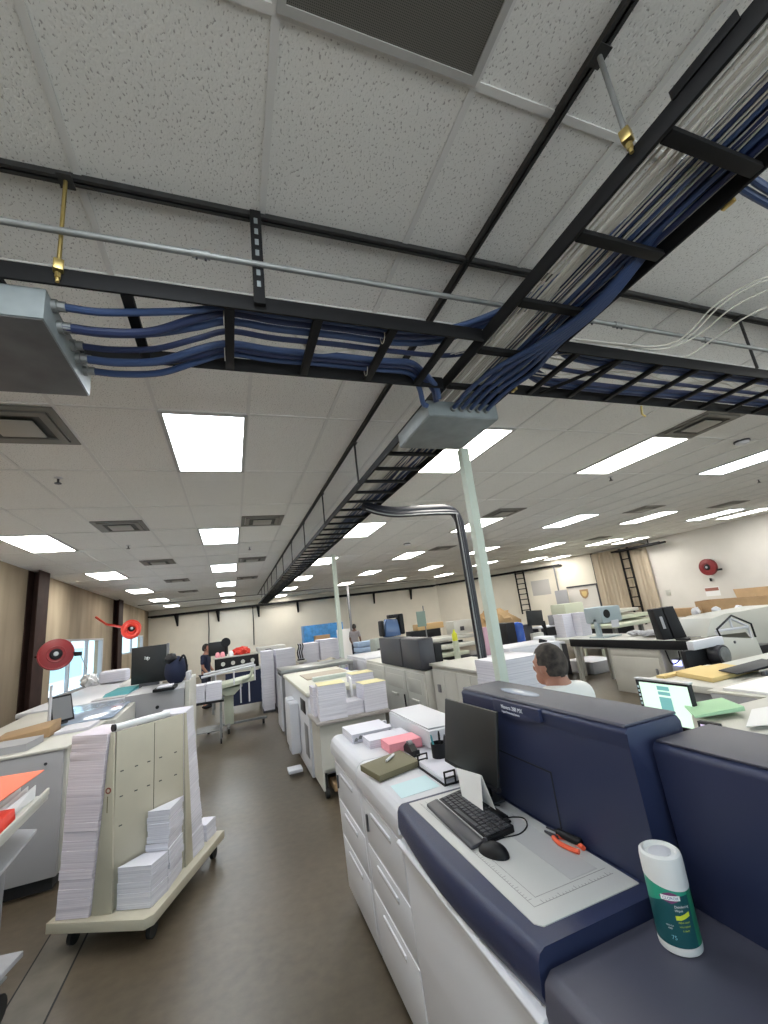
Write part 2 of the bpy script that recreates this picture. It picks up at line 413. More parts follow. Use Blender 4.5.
# sprinklers, smoke detectors
sp = [(-1.48, 4.45, 'nearest, left of the aisle lights'), (-1.55, 7.7, 'second, left of the aisle lights'), (5.25, 4.38, 'below the large warm light on the right'), (8.9, 4.5, 'beside the cool light at right edge'), (.35, 8.4, 'left of the long cable tray')]
s0 = None
for x, y, l in sp:
    lab = 'small dark fire sprinkler head on the ceiling, ' + l
    if s0 is None:
        s0 = th('sprinkler_head', lab, 'sprinkler', (x, y, CZ), 0, 'ceiling sprinkler heads')
        part(s0, 'escutcheon', MB().lathe((0, 0, -.012), [(.012, 0), (.035, .01), (.036, .012)], 16), M_alum, local=True)
        part(s0, 'stem', MB().cyl((0, 0, -.012), (0, 0, -.05), .01, n=10), M_dgrey, local=True)
        part(s0, 'deflector', MB().lathe((0, 0, -.058), [(.028, 0), (.028, .006), (.01, .008)], 14), M_dgrey, local=True)
    else: dup(s0, (x, y, CZ), label=lab)
for (x, y, l) in [(5.97, 3.05, 'round white smoke detector on the ceiling above the right side lights'), (3.9, 9.0, 'round smoke detector beside the light in the middle of the room')]:
    t = th('smoke_detector', l, 'smoke detector', (x, y, CZ))
    part(t, 'base', MB().lathe((0, 0, -.022), [(.085, 0), (.085, .02)], 24), M_dgrey, local=True)
    part(t, 'cover', MB().lathe((0, 0, -.05), [(.04, 0), (.065, .006), (.072, .028)], 24), M_white, local=True)

# ------------------------------------------------------------------ struts, conduit
def strut(name, label, p0, p1, w=.034, h=.024):
    mb = MB(); x0, y0 = p0; x1, y1 = p1
    if abs(x1 - x0) > abs(y1 - y0):
        yy = y0
        for a in ((yy - w / 2, yy - w / 2 + .004, CZ - h, CZ - .002), (yy + w / 2 - .004, yy + w / 2, CZ - h, CZ - .002), (yy - w / 2 + .004, yy + w / 2 - .004, CZ - .007, CZ - .002),
                  (yy - w / 2 + .004, yy - w / 2 + .012, CZ - h, CZ - h + .006), (yy + w / 2 - .012, yy + w / 2 - .004, CZ - h, CZ - h + .006)):
            mb.box(x0, x1, *a)
    else:
        xx = x0
        for a in ((xx - w / 2, xx - w / 2 + .004, CZ - h, CZ - .002), (xx + w / 2 - .004, xx + w / 2, CZ - h, CZ - .002), (xx - w / 2 + .004, xx + w / 2 - .004, CZ - .007, CZ - .002),
                  (xx - w / 2 + .004, xx - w / 2 + .012, CZ - h, CZ - h + .006), (xx + w / 2 - .012, xx + w / 2 - .004, CZ - h, CZ - h + .006)):
            mb.box(a[0], a[1], y0, y1, a[2], a[3])
    return solo(name, label, 'strut channel', mb, M_strut)
strut('strut_channel', 'black strut channel on the ceiling running across above the junction boxes', (-3.1, 1.365), (9, 1.365))
strut('strut_channel', 'long black strut channel on the ceiling along the hanging cable tray', (1.085, -3), (1.085, 19.9))
strut('strut_channel', 'short dark strut channel on the ceiling right of the cable crossing', (1.95, 1.39), (1.95, 2.3))
strut('strut_channel', 'thin black strut channel on the ceiling across the far end of the room', (-3.6, 19.9), (9.5, 19.93))
t = th('steel_conduit', 'galvanised steel conduit pipe running across under the ceiling tiles', 'conduit', (-3.1, 1.33, 3.17))
part(t, 'pipe', MB().cyl((-3.1, 1.33, 3.165), (9, 1.33, 3.165), .0115, n=14), M_galv)
for x in (-.07, 1.72, 1.92, 2.6):
    part(t, 'coupling', MB().cyl((x - .03, 1.33, 3.165), (x + .03, 1.33, 3.165), .0155, n=12), M_galv)
    part(t, 'set_screw', MB().cyl((x - .015, 1.33, 3.15), (x - .015, 1.33, 3.142), .004, n=8).cyl((x + .015, 1.33, 3.15), (x + .015, 1.33, 3.142), .004, n=8), M_dgrey)

# ------------------------------------------------------------------ ladder cable trays
def rail_x(y, x0, x1, z0=2.985, z1=3.048, t=.010): return MB().box(x0, x1, y - t / 2, y + t / 2, z0, z1, .002)
def rail_y(x, y0, y1, z0=2.985, z1=3.045, t=.012): return MB().box(x - t / 2, x + t / 2, y0, y1, z0, z1, .002)
TY = th('cable_tray', 'long black ladder cable tray hanging over the aisle down the whole room', 'cable tray', (1.3, 9, 2.98))
part(TY, 'side_rail', rail_y(1.10, -3, 19.8), M_black); part(TY, 'side_rail', rail_y(1.50, -3, 19.8), M_black)
rg = part(TY, 'rung', B(1.11, 1.49, -.019, .019, 2.985, 3.005, .002), M_black)
yy = .505 - .31 * 3
rungs = []
i = 0
while yy < 19.7:
    if i == 0: rg.location = (0, yy, 0)
    else: dup(rg, (0, yy, 0), parent=TY)
    yy += .31; i += 1
def hanger(p, x, y, m, zt=CZ - .04, zb=3.03, r=.006, br=True):
    h = part(p, 'hanger_rod', MB().cyl((x, y, zt), (x, y, zb), r, n=10), m)
    if br:
        part(h, 'coupling_nut', MB().obox((x, y), .3, .014, .014, zb - .005, zb + .035, .003).cyl((x, y, zb - .012), (x, y, zb - .03), .009, n=6).cyl((x, y, zb - .03), (x, y, zb - .045), .006, n=8), M_brass, 'yellow zinc coupling nut')
    part(h, 'top_plate', B(x - .022, x + .022, y - .028, y + .028, zt - .004, zt + .002), M_strut)
for y, m in [(.575, M_galv), (-.95, M_galv)]: hanger(TY, 1.078, y, m, r=.0075, zb=3.06)
for y in (3.40, 4.92, 6.44, 7.96, 9.48, 11.0, 12.5, 14.0, 15.5, 17.0): hanger(TY, 1.085, y, M_strut, r=.009, br=False, zb=3.0)
for y in (1.72, .6): part(TY, 'rail_clamp', B(1.507, 1.522, y - .02, y + .02, 2.98, 3.02, .003), M_brass)
part(TY, 'clamp_plate', B(1.088, 1.093, .30, .46, 3.035, 3.065, .001), M_black)
TX = th('cable_tray', 'black ladder cable tray crossing at left with thick blue cables and the grey box', 'cable tray', (-.8, 1.56, 2.98))
part(TX, 'side_rail', rail_x(1.365, -3.0, 1.09), M_black); part(TX, 'side_rail', rail_x(1.76, -3.0, 1.09), M_black)
xr = [-2.8, -2.5, -2.2, -1.9, -1.6, -1.3, -1.0, -.66, -.305, .02, .345, .66, .93]
rx = part(TX, 'rung', B(-.018, .018, 1.372, 1.753, 2.985, 3.005, .002), M_black)
for i, x in enumerate(xr):
    if i == 0: rx.location = (x, 0, 0)
    else: dup(rx, (x, 0, 0), parent=TX)
hanger(TX, -.49, 1.35, M_brass, r=.0065, zb=3.03)
sl = part(TX, 'slotted_hanger', B(.105, .145, 1.336, 1.352, 3.0, CZ - .01), M_black)
for z in (3.36, 3.31, 3.26, 3.21, 3.12, 3.07): part(sl, 'slot', MB().box(.118, .132, 1.3345, 1.3362, z, z + .026, .0005), M_boxm)
TX2 = th('cable_tray', 'black ladder cable tray crossing at right towards the far side of the shop', 'cable tray', (3.5, 1.56, 2.98))
part(TX2, 'side_rail', rail_x(1.365, 1.51, 8.6), M_black); part(TX2, 'side_rail', rail_x(1.76, 1.51, 8.6), M_black)
rx2 = part(TX2, 'rung', B(-.014, .014, 1.372, 1.753, 2.985, 3.005, .002), M_black)
for i in range(24):
    x = 1.64 + .29 * i
    if i == 0: rx2.location = (x, 0, 0)
    else: dup(rx2, (x, 0, 0), parent=TX2)
hanger(TX2, 3.03, 1.35, M_strut, r=.008, zb=3.04, br=False); part(TX2, 'hook', MB().tube([(2.55, 1.77, 2.985), (2.55, 1.78, 2.93), (2.575, 1.78, 2.915)], .007, 6), M_brass)
part(TX2, 'brace', MB().tube([(1.95, 1.37, 3.0), (1.72, 1.75, 3.0)], .01, 6), M_black)

# cables in the long tray -------------------------------------------------
def wig(x0, z0, ys, ax, az, ph, f=.9):
    return [(x0 + ax * sin(f * y + ph) + ax * .5 * sin(2.3 * y + ph * 2), y, z0 + az * (1 + sin(1.7 * y + ph)) ) for y in ys]
ysn = [-3 + .35 * i for i in range(66)]
for i in range(26):
    x = 1.125 + .0078 * i + random.uniform(-.004, .004)
    z = 3.012 + random.choice((0, .008, .017, .026))
    solo('white_cable', 'thin white data cable lying in the left half of the long ladder tray', 'cable', MB().tube(wig(x, z, ysn, .006, .003, random.uniform(0, 6)), .0036, 5), M_whc, 'thin white cables in the long tray')
for i in range(15):
    x = 1.29 + .0135 * i + random.uniform(-.004, .004)
    z = 3.018 + (i % 3) * .017
    m = M_blue if i % 2 else M_blue2
    solo('blue_cable', 'thick blue cable lying in the right half of the long ladder tray', 'cable', MB().tube(wig(x, z, ysn, .010, .004, random.uniform(0, 6)), random.uniform(.009, .012), 7), m, 'thick blue cables in the long tray')
for i in range(8):
    x = 1.34 + .018 * i
    solo('white_cable', 'loose white cable woven between the thick blue cables of the long tray', 'cable', MB().tube(wig(x, 3.015, ysn, .035, .008, i * 1.3, 2.1), .0036, 5), M_whc, 'white cables woven among the blue ones')
# blue cables of the left crossing tray
def bluec(pts, r, label, m=None, g='blue cables leaving the large grey junction box', n=6):
    return solo('blue_cable', label, 'cable', MB().tube(smooth_path(pts, n), r, 9), m or M_blue, g)
lb = 'blue cable out of the large grey box'
for i, (yb, zb, yt, r, end) in enumerate([(1.44, 2.965, 1.42, .013, 'up'), (1.50, 2.93, 1.45, .016, 'up'), (1.54, 2.955, 1.50, .015, 'up'), (1.62, 2.945, 1.56, .012, 'x'),
                                     (1.68, 2.93, 1.64, .015, 'up2'), (1.72, 2.955, 1.67, .016, 'up2'), (1.77, 2.935, 1.71, .014, 'box')]):
    pts = [(-.515, yb, zb), (-.40, yb, zb - .004), (-.25, yb - .005, zb + .015), (-.10, (yb + yt) / 2 - .01, 3.0), (.02, yt, 3.035), (.2, yt, 3.026), (.45, yt, 3.03), (.7, yt, 3.028)]
    if end == 'up': pts += [(.92, yt - .02, 3.05), (1.12, yt - .12, 3.085), (1.25, yt - .32, 3.08), (1.33 + .02 * i, yt - .7, 3.07), (1.36 + .02 * i, yt - 1.4, 3.07), (1.37 + .02 * i, yt - 3, 3.07)]
    elif end == 'x': pts += [(1.0, yt + .02, 3.05), (1.3, yt, 3.085), (1.8, yt, 3.03), (3, yt, 3.02), (6, yt, 3.02)]
    elif end == 'up2': pts += [(.85, yt, 3.035), (.95, yt + .06, 3.03), (1.05, yt + .13, 3.0), (1.08, yt + .17, 2.95)]
    else: pts += [(.88, yt + .01, 3.03), (.96, yt + .08, 3.0), (1.01, 1.862, 2.95), (1.04, 1.875, 2.94)]
    bluec(pts, r, lb + [', nearest the camera', ', second from the near side', ', third from the near side', ', thinnest, fourth from the near side', ', fifth from the near side', ', sixth from the near side', ', farthest one'][i], M_blue if i % 2 == 0 else M_blue2)
# cables from long tray down into the second box
for i in range(5):
    x = 1.20 + i * .055
    bluec([(1.40 + .012 * i, -3, 3.075), (1.40 + .012 * i, .3, 3.07), (1.42 + .008 * i, .72, 3.04), (1.40 + .012 * i, 1.02, 2.965), (1.34 + .022 * i, 1.28, 2.955), (x + .05, 1.50, 2.96), (x + .012, 1.68, 2.955), (x, 1.80, 2.94), (x, 1.87, 2.935)], .0125,
          'blue cable curving down into the small grey box under the crossing, ' + ['leftmost', 'second from left', 'third from left', 'fourth from left', 'rightmost'][i], g='blue cables dropping into the small grey box')
lab = 'blue cable running along the right hand crossing tray'
for i, yt in enumerate((1.405, 1.432, 1.455, 1.635, 1.665, 1.69)):
    bluec([(1.45, yt - .5, 3.085), (1.50, yt - .2, 3.09), (1.62, yt, 3.06), (2.0, yt + .01, 3.022), (3.2, yt - .005, 3.022), (4.5, yt + .01, 3.02), (8.4, yt, 3.02)], .014, lab, M_blue2 if i % 2 else M_blue, 'blue cables in the right crossing tray')
for i in range(2):
    bluec([(1.35, -.5 , 3.08), (1.42, .3, 3.09), (1.52, .52 + .03 * i, 3.085), (1.75, .57 + .03 * i, 3.06), (2.6, .60 + .03 * i, 3.07), (4.5, .62 + .03 * i, 3.1)], .013,
          'blue cable leaving the long tray sideways at the photo edge, ' + ('farther one' if i else 'nearer one'), g='blue cables leaving sideways')
for i in range(7):
    a = random.uniform(0, 6)
    solo('white_cable', 'thin white cable tangled in the right hand crossing tray', 'cable', MB().tube([(1.52 + .12 * k, 1.44 + .03 * i + .035 * sin(a + k * .9), 3.04 + .012 * sin(a * 2 + k)) for k in range(26)], .0034, 5), M_whc, 'white cables in the right crossing tray')
lp = [[(1.62, 1.40, 3.10), (1.95, 1.385, 3.10), (2.2, 1.36, 3.095), (2.35, 1.30, 3.13), (2.45, 1.16, 3.24), (2.62, 1.02, 3.31), (2.9, .95, 3.33), (3.4, .9, 3.30)],
      [(1.66, 1.42, 3.10), (2.0, 1.40, 3.105), (2.25, 1.37, 3.09), (2.40, 1.30, 3.14), (2.5, 1.15, 3.25), (2.68, 1.03, 3.32), (2.95, .97, 3.34), (3.4, .92, 3.31)],
      [(1.7, 1.41, 3.105), (2.05, 1.40, 3.10), (2.3, 1.36, 3.10), (2.46, 1.28, 3.15), (2.56, 1.14, 3.23), (2.75, 1.03, 3.29), (3.0, .98, 3.31), (3.4, .95, 3.29)],
      [(2.1, 1.42, 3.10), (2.3, 1.42, 3.06), (2.45, 1.38, 3.07), (2.58, 1.28, 3.14), (2.68, 1.16, 3.2), (2.85, 1.08, 3.25), (3.1, 1.02, 3.27), (3.5, 1.0, 3.27)]]
for i, p in enumerate(lp):
    solo('white_cable', 'loose white cable looping off the tray at right, ' + ['leftmost loop', 'second loop', 'third loop', 'rightmost loop'][i], 'cable', MB().tube(smooth_path(p, 6), .0042, 7), M_whc, 'loose white cable loops')
# velcro ties round the rungs
for x, y in [(.02, 1.45), (.02, 1.68), (.66, 1.45), (.66, 1.7)]:
    solo('cable_tie', 'thin white tie holding the blue cables to a rung, ' + {(.02, 1.45): 'near one of the left rung', (.02, 1.68): 'far one of the left rung', (.66, 1.45): 'near one of the right rung', (.66, 1.7): 'far one of the right rung'}[(x, y)],
         'cable tie', MB().tube([(x - .02, y + .026 * cos(a), 3.018 + .036 * sin(a)) for a in [k * pi / 8 for k in range(17)]], .0018, 5), M_whc)
for k in range(3):
    solo('white_cable', 'thin pale wire twisting along the blue cables of the left tray, ' + ['nearest', 'middle', 'farthest'][k] + ' one', 'cable', MB().tube(smooth_path([(-.15, 1.52 + .02 * k, 3.04), (.02, 1.53 + .01 * k, 3.055), (.25, 1.54, 3.05), (.38, 1.60 + .01 * k, 3.02), (.6, 1.57, 3.03), (.95, 1.6, 3.05), (1.15, 1.5 + .03 * k, 3.06)], 5), .0024, 5), M_whc)

# junction boxes -----------------------------------------------------------
t = th('junction_box', 'large grey metal junction box under the left end of the crossing tray', 'junction box', (-.9, 1.6, 2.88))
part(t, 'enclosure', MB().box(-1.35, -.530, 1.385, 1.86, 2.872, 2.984, .004), M_boxm)
part(t, 'cover_plate', MB().box(-1.34, -.535, 1.39, 1.855, 2.868, 2.8715, .001), mat('dark_mottled_cover', (.13, .13, .13), .5, .1, noise_amt=.45, nscale=6))  # bottom cover has a darker, mottled colour than the enclosure
for yb, zb in [(1.44, 2.965), (1.50, 2.93), (1.54, 2.955), (1.62, 2.945), (1.68, 2.93), (1.72, 2.955), (1.77, 2.935)]:
    part(t, 'gland', MB().cyl((-.531, yb, zb), (-.515, yb, zb), .021, n=12).cyl((-.514, yb, zb), (-.492, yb, zb), .017, n=8), M_galv)
t = th('junction_box', 'small grey metal junction box hanging below the tray crossing', 'junction box', (1.28, 2.1, 2.88))
part(t, 'enclosure', MB().box(1.045, 1.50, 1.88, 2.33, 2.89, 2.98, .004), M_boxm)
part(t, 'cover_plate', MB().box(1.05, 1.495, 1.885, 2.325, 2.885, 2.8895, .001), M_boxm)
for i in range(5): part(t, 'gland', MB().cyl((1.20 + .055 * i, 1.882, 2.935), (1.20 + .055 * i, 1.862, 2.935), .018, n=10), M_galv)
# poles and black loom
t = th('power_pole', 'pale green square steel pole standing behind the navy press, nearest of the poles', 'pole', (1.504, 2.319, 0))
part(t, 'post', B(1.475, 1.533, 2.29, 2.348, 0, 2.884, .004), M_pole); part(t, 'base_plate', B(1.44, 1.57, 2.25, 2.38, 0, .01), M_pole)
for x, y, l in [(2.35, 10.0, 'thin pale pole in the distance, left of the pair before the back wall'), (5.0, 19.0, 'thin grey pole in the distance beside the blue wrapped pallet')]:
    t = th('power_pole', l, 'pole', (x, y, 0)); part(t, 'post', B(x - .045, x + .045, y - .045, y + .045, 0, CZ), M_pole if y < 15 else M_mgrey); part(t, 'base_plate', B(x - .09, x + .09, y - .09, y + .09, 0, .012), M_pole)
t = th('cable_loom', 'thick black cable loom bending out of the tray and down to the press behind', 'cable loom', (2.31, 3.87, 0))
def loom(dx, dz, r): return MB().tube(smooth_path([(1.30, 4.0 + dx, 2.965 + dz), (1.42, 3.93 + dx, 2.90 + dz), (1.6, 3.89 + dx, 2.862 + dz), (1.95, 3.87 + dx, 2.866 + dz), (2.20 - dx * .5, 3.87 + dx, 2.858 + dz), (2.29 + dz * .9, 3.87 + dx, 2.77), (2.305 + dz, 3.87 + dx, 2.5), (2.31 + dz, 3.87 + dx, 1.6), (2.31 + dz, 3.87 + dx, .004)], 8), r * 1.15, 14)
part(t, 'sleeve', loom(0, .018, .040), M_hose); part(t, 'sleeve', loom(-.055, -.035, .026), M_hose)
part(t, 'grey_lead', loom(-.088, -.052, .006), M_galv, 'thin grey lead along the loom')

# ================================================================== NEAR PRESS (right foreground)
# --- two white feeder modules
def feeder(y0, y1, label, near):
    t = th('paper_feeder', label, 'paper feeder', (1.0, (y0 + y1) / 2, 0))
    # body sloping slightly in towards the floor
    part(t, 'body', MB().prism([(.665, .925), (1.38, .925), (1.38, .10), (.70, .10)], 'y', y0, y1, .006), M_white)
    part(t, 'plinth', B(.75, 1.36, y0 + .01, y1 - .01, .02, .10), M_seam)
    part(t, 'top_cover', MB().prism([(.645, .935), (.645, .99), (.655, 1.02), (.675, 1.04), (.70, 1.048), (1.40, 1.048), (1.40, .935)], 'y', y0 - .002, y1 + .002, .005), M_white)
    n = 3; ly = y1 - y0
    def X(z): return .665 + (.925 - z) / .825 * .035
    zz = [.90, .66, .44, .16]
    for i in range(3):
        z1, z0 = zz[i] - .01, zz[i + 1] + .01
        a, b = X(z1) - .005, X(z0) - .005
        d = part(t, 'drawer', MB().hexa([(b, y0 + .03, z0), (b + .02, y0 + .03, z0), (b + .02, y1 - .03, z0), (b, y1 - .03, z0), (a, y0 + .03, z1), (a + .02, y0 + .03, z1), (a + .02, y1 - .03, z1), (a, y1 - .03, z1)], .004), M_white)
        zm = z1 - .045
        part(d, 'handle', MB().box(X(zm) - .013, X(zm) - .003, (y0 + y1) / 2 - .15, (y0 + y1) / 2 + .15, zm - .008, zm + .008, .004), M_white)
        part(d, 'handle_recess', MB().box(X(zm) - .0075, X(zm) - .004, (y0 + y1) / 2 - .15, (y0 + y1) / 2 + .15, zm - .02, zm - .009), M_grey)
    part(t, 'latch', B(X(.8) - .018, X(.8) - .008, y1 - .12, y1 - .10, .74, .82, .002), M_dgrey)
    return t
feeder(2.665, 3.36, 'white paper feeder cabinet with drawers, far one, stacks of white paper on its top', False)
f1 = feeder(1.985, 2.655, 'white paper feeder cabinet with drawers, near one, under the olive board and paper tray', True)
t = th('raised_feeder_unit', 'long raised off-white housing along the back of the white feeder cabinets', 'feeder housing', (1.24, 2.9, 1.05))
part(t, 'housing', B(1.09, 1.36, 2.56, 3.28, 1.049, 1.15, .012), M_white)
part(t, 'lid', B(1.10, 1.35, 2.58, 3.27, 1.151, 1.16, .003), M_white)
part(t, 'end_housing', B(1.19, 1.38, 2.30, 2.555, 1.049, 1.14, .02), M_white)

# --- print engine with navy bumper, deck and tower
t = th('printing_press', 'large digital press with navy upright housing, navy front bumper and white lower doors', 'printing press', (1.0, 1.55, 0))
part(t, 'lower_door', MB().prism([(.655, .93), (.68, .93), (.71, .10), (.70, .10), (.665, .55)], 'y', 1.08, 1.975, .004), M_white)
part(t, 'door_seam', MB().box(.6795, .684, 1.60, 1.606, .2, .85), M_seam)
part(t, 'cabinet', B(.715, 1.30, 1.07, 1.975, .10, .93), M_white)
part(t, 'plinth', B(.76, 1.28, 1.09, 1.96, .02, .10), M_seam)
# curved navy bumper: sweeps outward between ends
def bumper():
    mb = MB(); n = 16; prof = []
    rows = []
    for i in range(n + 1):
        s = i / n; y = 1.055 + .93 * s
        out = .655 - .028 * sin(pi * min(1, s * 1.02)) - .008
        zb = .925 + .0 * s
        rows.append([(out + .035, y, zb), (out + .010, y, zb + .012), (out, y, zb + .040), (out + .004, y, zb + .098), (out + .012, y, zb + .115), (out + .028, y, zb + .124), (.80, y, zb + .124), (.80, y, zb)])
    V = [[mb.bm.verts.new(p) for p in r] for r in rows]
    for a, b in zip(V, V[1:]):
        for k in range(8): mb.bm.faces.new((a[k], a[(k + 1) % 8], b[(k + 1) % 8], b[k]))
    mb.bm.faces.new(V[0]); mb.bm.faces.new(V[-1][::-1]); return mb
part(t, 'front_bumper', bumper(), M_navy)
part(t, 'door_lip', MB().prism([(.630, .905), (.628, .918), (.64, .926), (.69, .926), (.69, .905)], 'y', 1.05, 1.98, .003), M_white)
part(t, 'worktop', B(.80, 1.06, 1.055, 1.985, .925, 1.049), M_navy)
M_mat = mat('mouse_grey_worksurface', (.56, .56, .55), .5, noise_amt=.05, nscale=4)
part(t, 'work_surface', MB().prism([(.70, 1.125), (.715, 1.105), (1.045, 1.105), (1.045, 1.962), (.70, 1.962)], 'z', 1.046, 1.052, .0015), M_mat)
rl = MB()
M_rule = mat('ruler_ink', (.22, .22, .22), .6)
rl.box(.738, .7395, 1.17, 1.93, 1.0523, 1.0526); rl.box(.738, 1.02, 1.17, 1.1715, 1.0523, 1.0526); rl.box(.765, .7662, 1.20, 1.93, 1.0523, 1.0526); rl.box(.765, 1.02, 1.20, 1.2012, 1.0523, 1.0526)
for i in range(60):
    y = 1.20 + i * .0121; l = .014 if i % 5 == 0 else .007
    rl.box(.7395, .7395 + l, y, y + .0012, 1.0523, 1.0526)
for i in range(22):
    x = .77 + i * .0115; l = .014 if i % 5 == 0 else .007
    rl.box(x, x + .0012, 1.1715, 1.1715 + l, 1.0523, 1.0526)
part(t, 'ruler_marks', rl, M_rule)
part(t, 'grey_band', MB().prism([(.90, 1.21), (1.0, 1.21), (1.0, 1.90), (.90, 1.90)], 'z', 1.0521, 1.0524), mat('band_grey', (.46, .46, .47), .5))  # band slightly darker than the work surface
# tower
part(t, 'upper_housing', MB().prism([(1.055, 1.05), (1.055, 1.40), (1.045, 1.447), (1.06, 1.459), (1.262, 1.459), (1.275, 1.44), (1.275, 1.05)], 'y', 1.035, 1.99, .006), M_navy)
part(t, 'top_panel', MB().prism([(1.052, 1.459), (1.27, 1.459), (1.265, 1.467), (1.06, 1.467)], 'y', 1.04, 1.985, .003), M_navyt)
part(t, 'lower_housing', B(1.06, 1.30, 1.035, 1.99, .93, 1.05), M_navy)
fl = MB()  # access panel outline grooves
for a in ((1.30, 1.303, 1.05, 1.33), ): pass
fl.box(1.0525, 1.0555, 1.415, 1.419, 1.06, 1.24); fl.box(1.0525, 1.0555, 1.415, 1.85, 1.24, 1.244)
part(t, 'access_panel_groove', fl, M_seam)
# name plate: curved lip hanging under the top edge
pl = []
for i in range(13):
    q_ = i / 12; pl.append((1.40 + .30 * q_, 1.412 - .012 * sin(pi * q_)))
pl = [(1.40, 1.455)] + pl + [(1.70, 1.455)]
np_ = part(t, 'name_plate', MB().prism(pl, 'x', 1.037, 1.054, .002), M_navy)
M_ink = mat('silver_lettering', (.70, .73, .80), .5)
text(np_, 'lettering', 'Nuvera 288 MX', .0215, (1.0365, 1.640, 1.4275), (0, -1, 0), (0, 0, 1), M_ink)
text(np_, 'lettering', 'Digital Perfecting System', .0118, (1.0365, 1.640, 1.412), (0, -1, 0), (0, 0, 1), M_ink)
part(t, 'status_window', MB().lathe((1.15, 1.66, 1.4665), [(.075, 0), (.075, .003), (.06, .006)], 24, sx=.42, sy=1.7), mat('smoked_clear_strip', (.40, .45, .55), .25))

# --- finisher module at right
t = th('finisher_module', 'navy finisher section with low slate deck, nearest part of the press at right', 'press finisher', (1.2, .4, 0))
part(t, 'upper_housing', MB().prism([(1.13, .95), (1.112, 1.40), (1.125, 1.415), (1.35, 1.415), (1.36, 1.40), (1.36, .95)], 'y', -.55, 1.02, .008), M_navy)
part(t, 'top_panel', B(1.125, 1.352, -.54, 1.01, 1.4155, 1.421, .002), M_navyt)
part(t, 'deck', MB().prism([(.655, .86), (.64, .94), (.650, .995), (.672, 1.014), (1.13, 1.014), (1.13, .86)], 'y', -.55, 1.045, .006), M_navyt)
part(t, 'front_door', MB().prism([(.655, .86), (.70, .10), (.72, .10), (.70, .86)], 'y', -.55, 1.04, .004), M_white)
part(t, 'cabinet', B(.725, 1.33, -.54, 1.04, .10, .86), M_white)
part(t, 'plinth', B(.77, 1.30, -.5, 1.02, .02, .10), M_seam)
# white corner piece sticking out next to the bumper
part(t, 'corner_bracket', MB().prism([(.612, .86), (.612, .905), (.64, .915), (.655, .86)], 'y', 1.0, 1.035, .003), M_white)

# --- wipes canister
t = th('wipes_canister', 'green and white canister of disinfecting wipes standing on the slate deck', 'canister', (.984, .952, 1.0145), 0)
part(t, 'body', MB().lathe((0, 0, 0), [(.040, 0), (.0455, .003), (.0465, .010), (.046, .018)], 40), M_plas, local=True)
def label_mat():
    m = bpy.data.materials.new('printed_label'); m.use_nodes = True; nt = m.node_tree; b = nt.nodes['Principled BSDF']; b.inputs['Roughness'].default_value = .35
    tc = nt.nodes.new('ShaderNodeTexCoord'); sx = nt.nodes.new('ShaderNodeSeparateXYZ'); nt.links.new(tc.outputs['Object'], sx.inputs[0])
    # diagonal split between mint and dark green
    a = nt.nodes.new('ShaderNodeMath'); a.operation = 'MULTIPLY_ADD'; a.inputs[1].default_value = -.35; a.inputs[2].default_value = .105
    nt.links.new(sx.outputs['Y'], a.inputs[0])
    c = nt.nodes.new('ShaderNodeMath'); c.operation = 'GREATER_THAN'; nt.links.new(sx.outputs['Z'], c.inputs[0]); nt.links.new(a.outputs[0], c.inputs[1])
    mx = nt.nodes.new('ShaderNodeMixRGB'); mx.inputs[1].default_value = (.012, .085, .10, 1); mx.inputs[2].default_value = (.03, .33, .22, 1); nt.links.new(c.outputs[0], mx.inputs[0])
    g = nt.nodes.new('ShaderNodeMath'); g.operation = 'LESS_THAN'; g.inputs[1].default_value = -.012; 
    d2 = nt.nodes.new('ShaderNodeMath'); d2.operation = 'ADD'; nt.links.new(sx.outputs['X'], g.inputs[0])
    mx2 = nt.nodes.new('ShaderNodeMixRGB'); mx2.inputs[2].default_value = (.02, .22, .12, 1)
    e = nt.nodes.new('ShaderNodeMath'); e.operation = 'GREATER_THAN'; e.inputs[1].default_value = .004; nt.links.new(sx.outputs['X'], e.inputs[0])
    nt.links.new(e.outputs[0], mx2.inputs[0]); nt.links.new(mx.outputs[0], mx2.inputs[1]); nt.links.new(mx2.outputs[0], b.inputs['Base Color'])
    return m
lbp = part(t, 'label', MB().lathe((0, 0, 0), [(.0455, .0185), (.0462, .019), (.0462, .158), (.0455, .1585)], 48), label_mat(), local=True)
# swoosh lid: lower edge dips
def lid():
    mb = MB(); n = 48; rings = []
    for (r, z, dip) in [(.0470, .150, 1), (.0472, .170, 0), (.0470, .186, 0), (.0455, .194, 0), (.040, .198, 0), (.035, .197, 0), (.032, .190, 0), (.0, .189, 0)]:
        if r == 0: continue
        rings.append([mb.bm.verts.new((r * cos(2 * pi * k / n), r * sin(2 * pi * k / n), z + (-.011 * (1 + cos(2 * pi * k / n - RAD(-75))) if dip else 0))) for k in range(n)])
    for a, b in zip(rings, rings[1:]):
        for k in range(n): mb.bm.faces.new((a[k], a[(k + 1) % n], b[(k + 1) % n], b[k]))
    mb.bm.faces.new(rings[-1]); return mb
ld = part(t, 'lid', lid(), M_plas, local=True)
part(ld, 'cap', MB().lathe((0, 0, .1885), [(.031, 0), (.031, .004), (.028, .006)], 28, sx=.9, sy=.75), M_white, local=True)
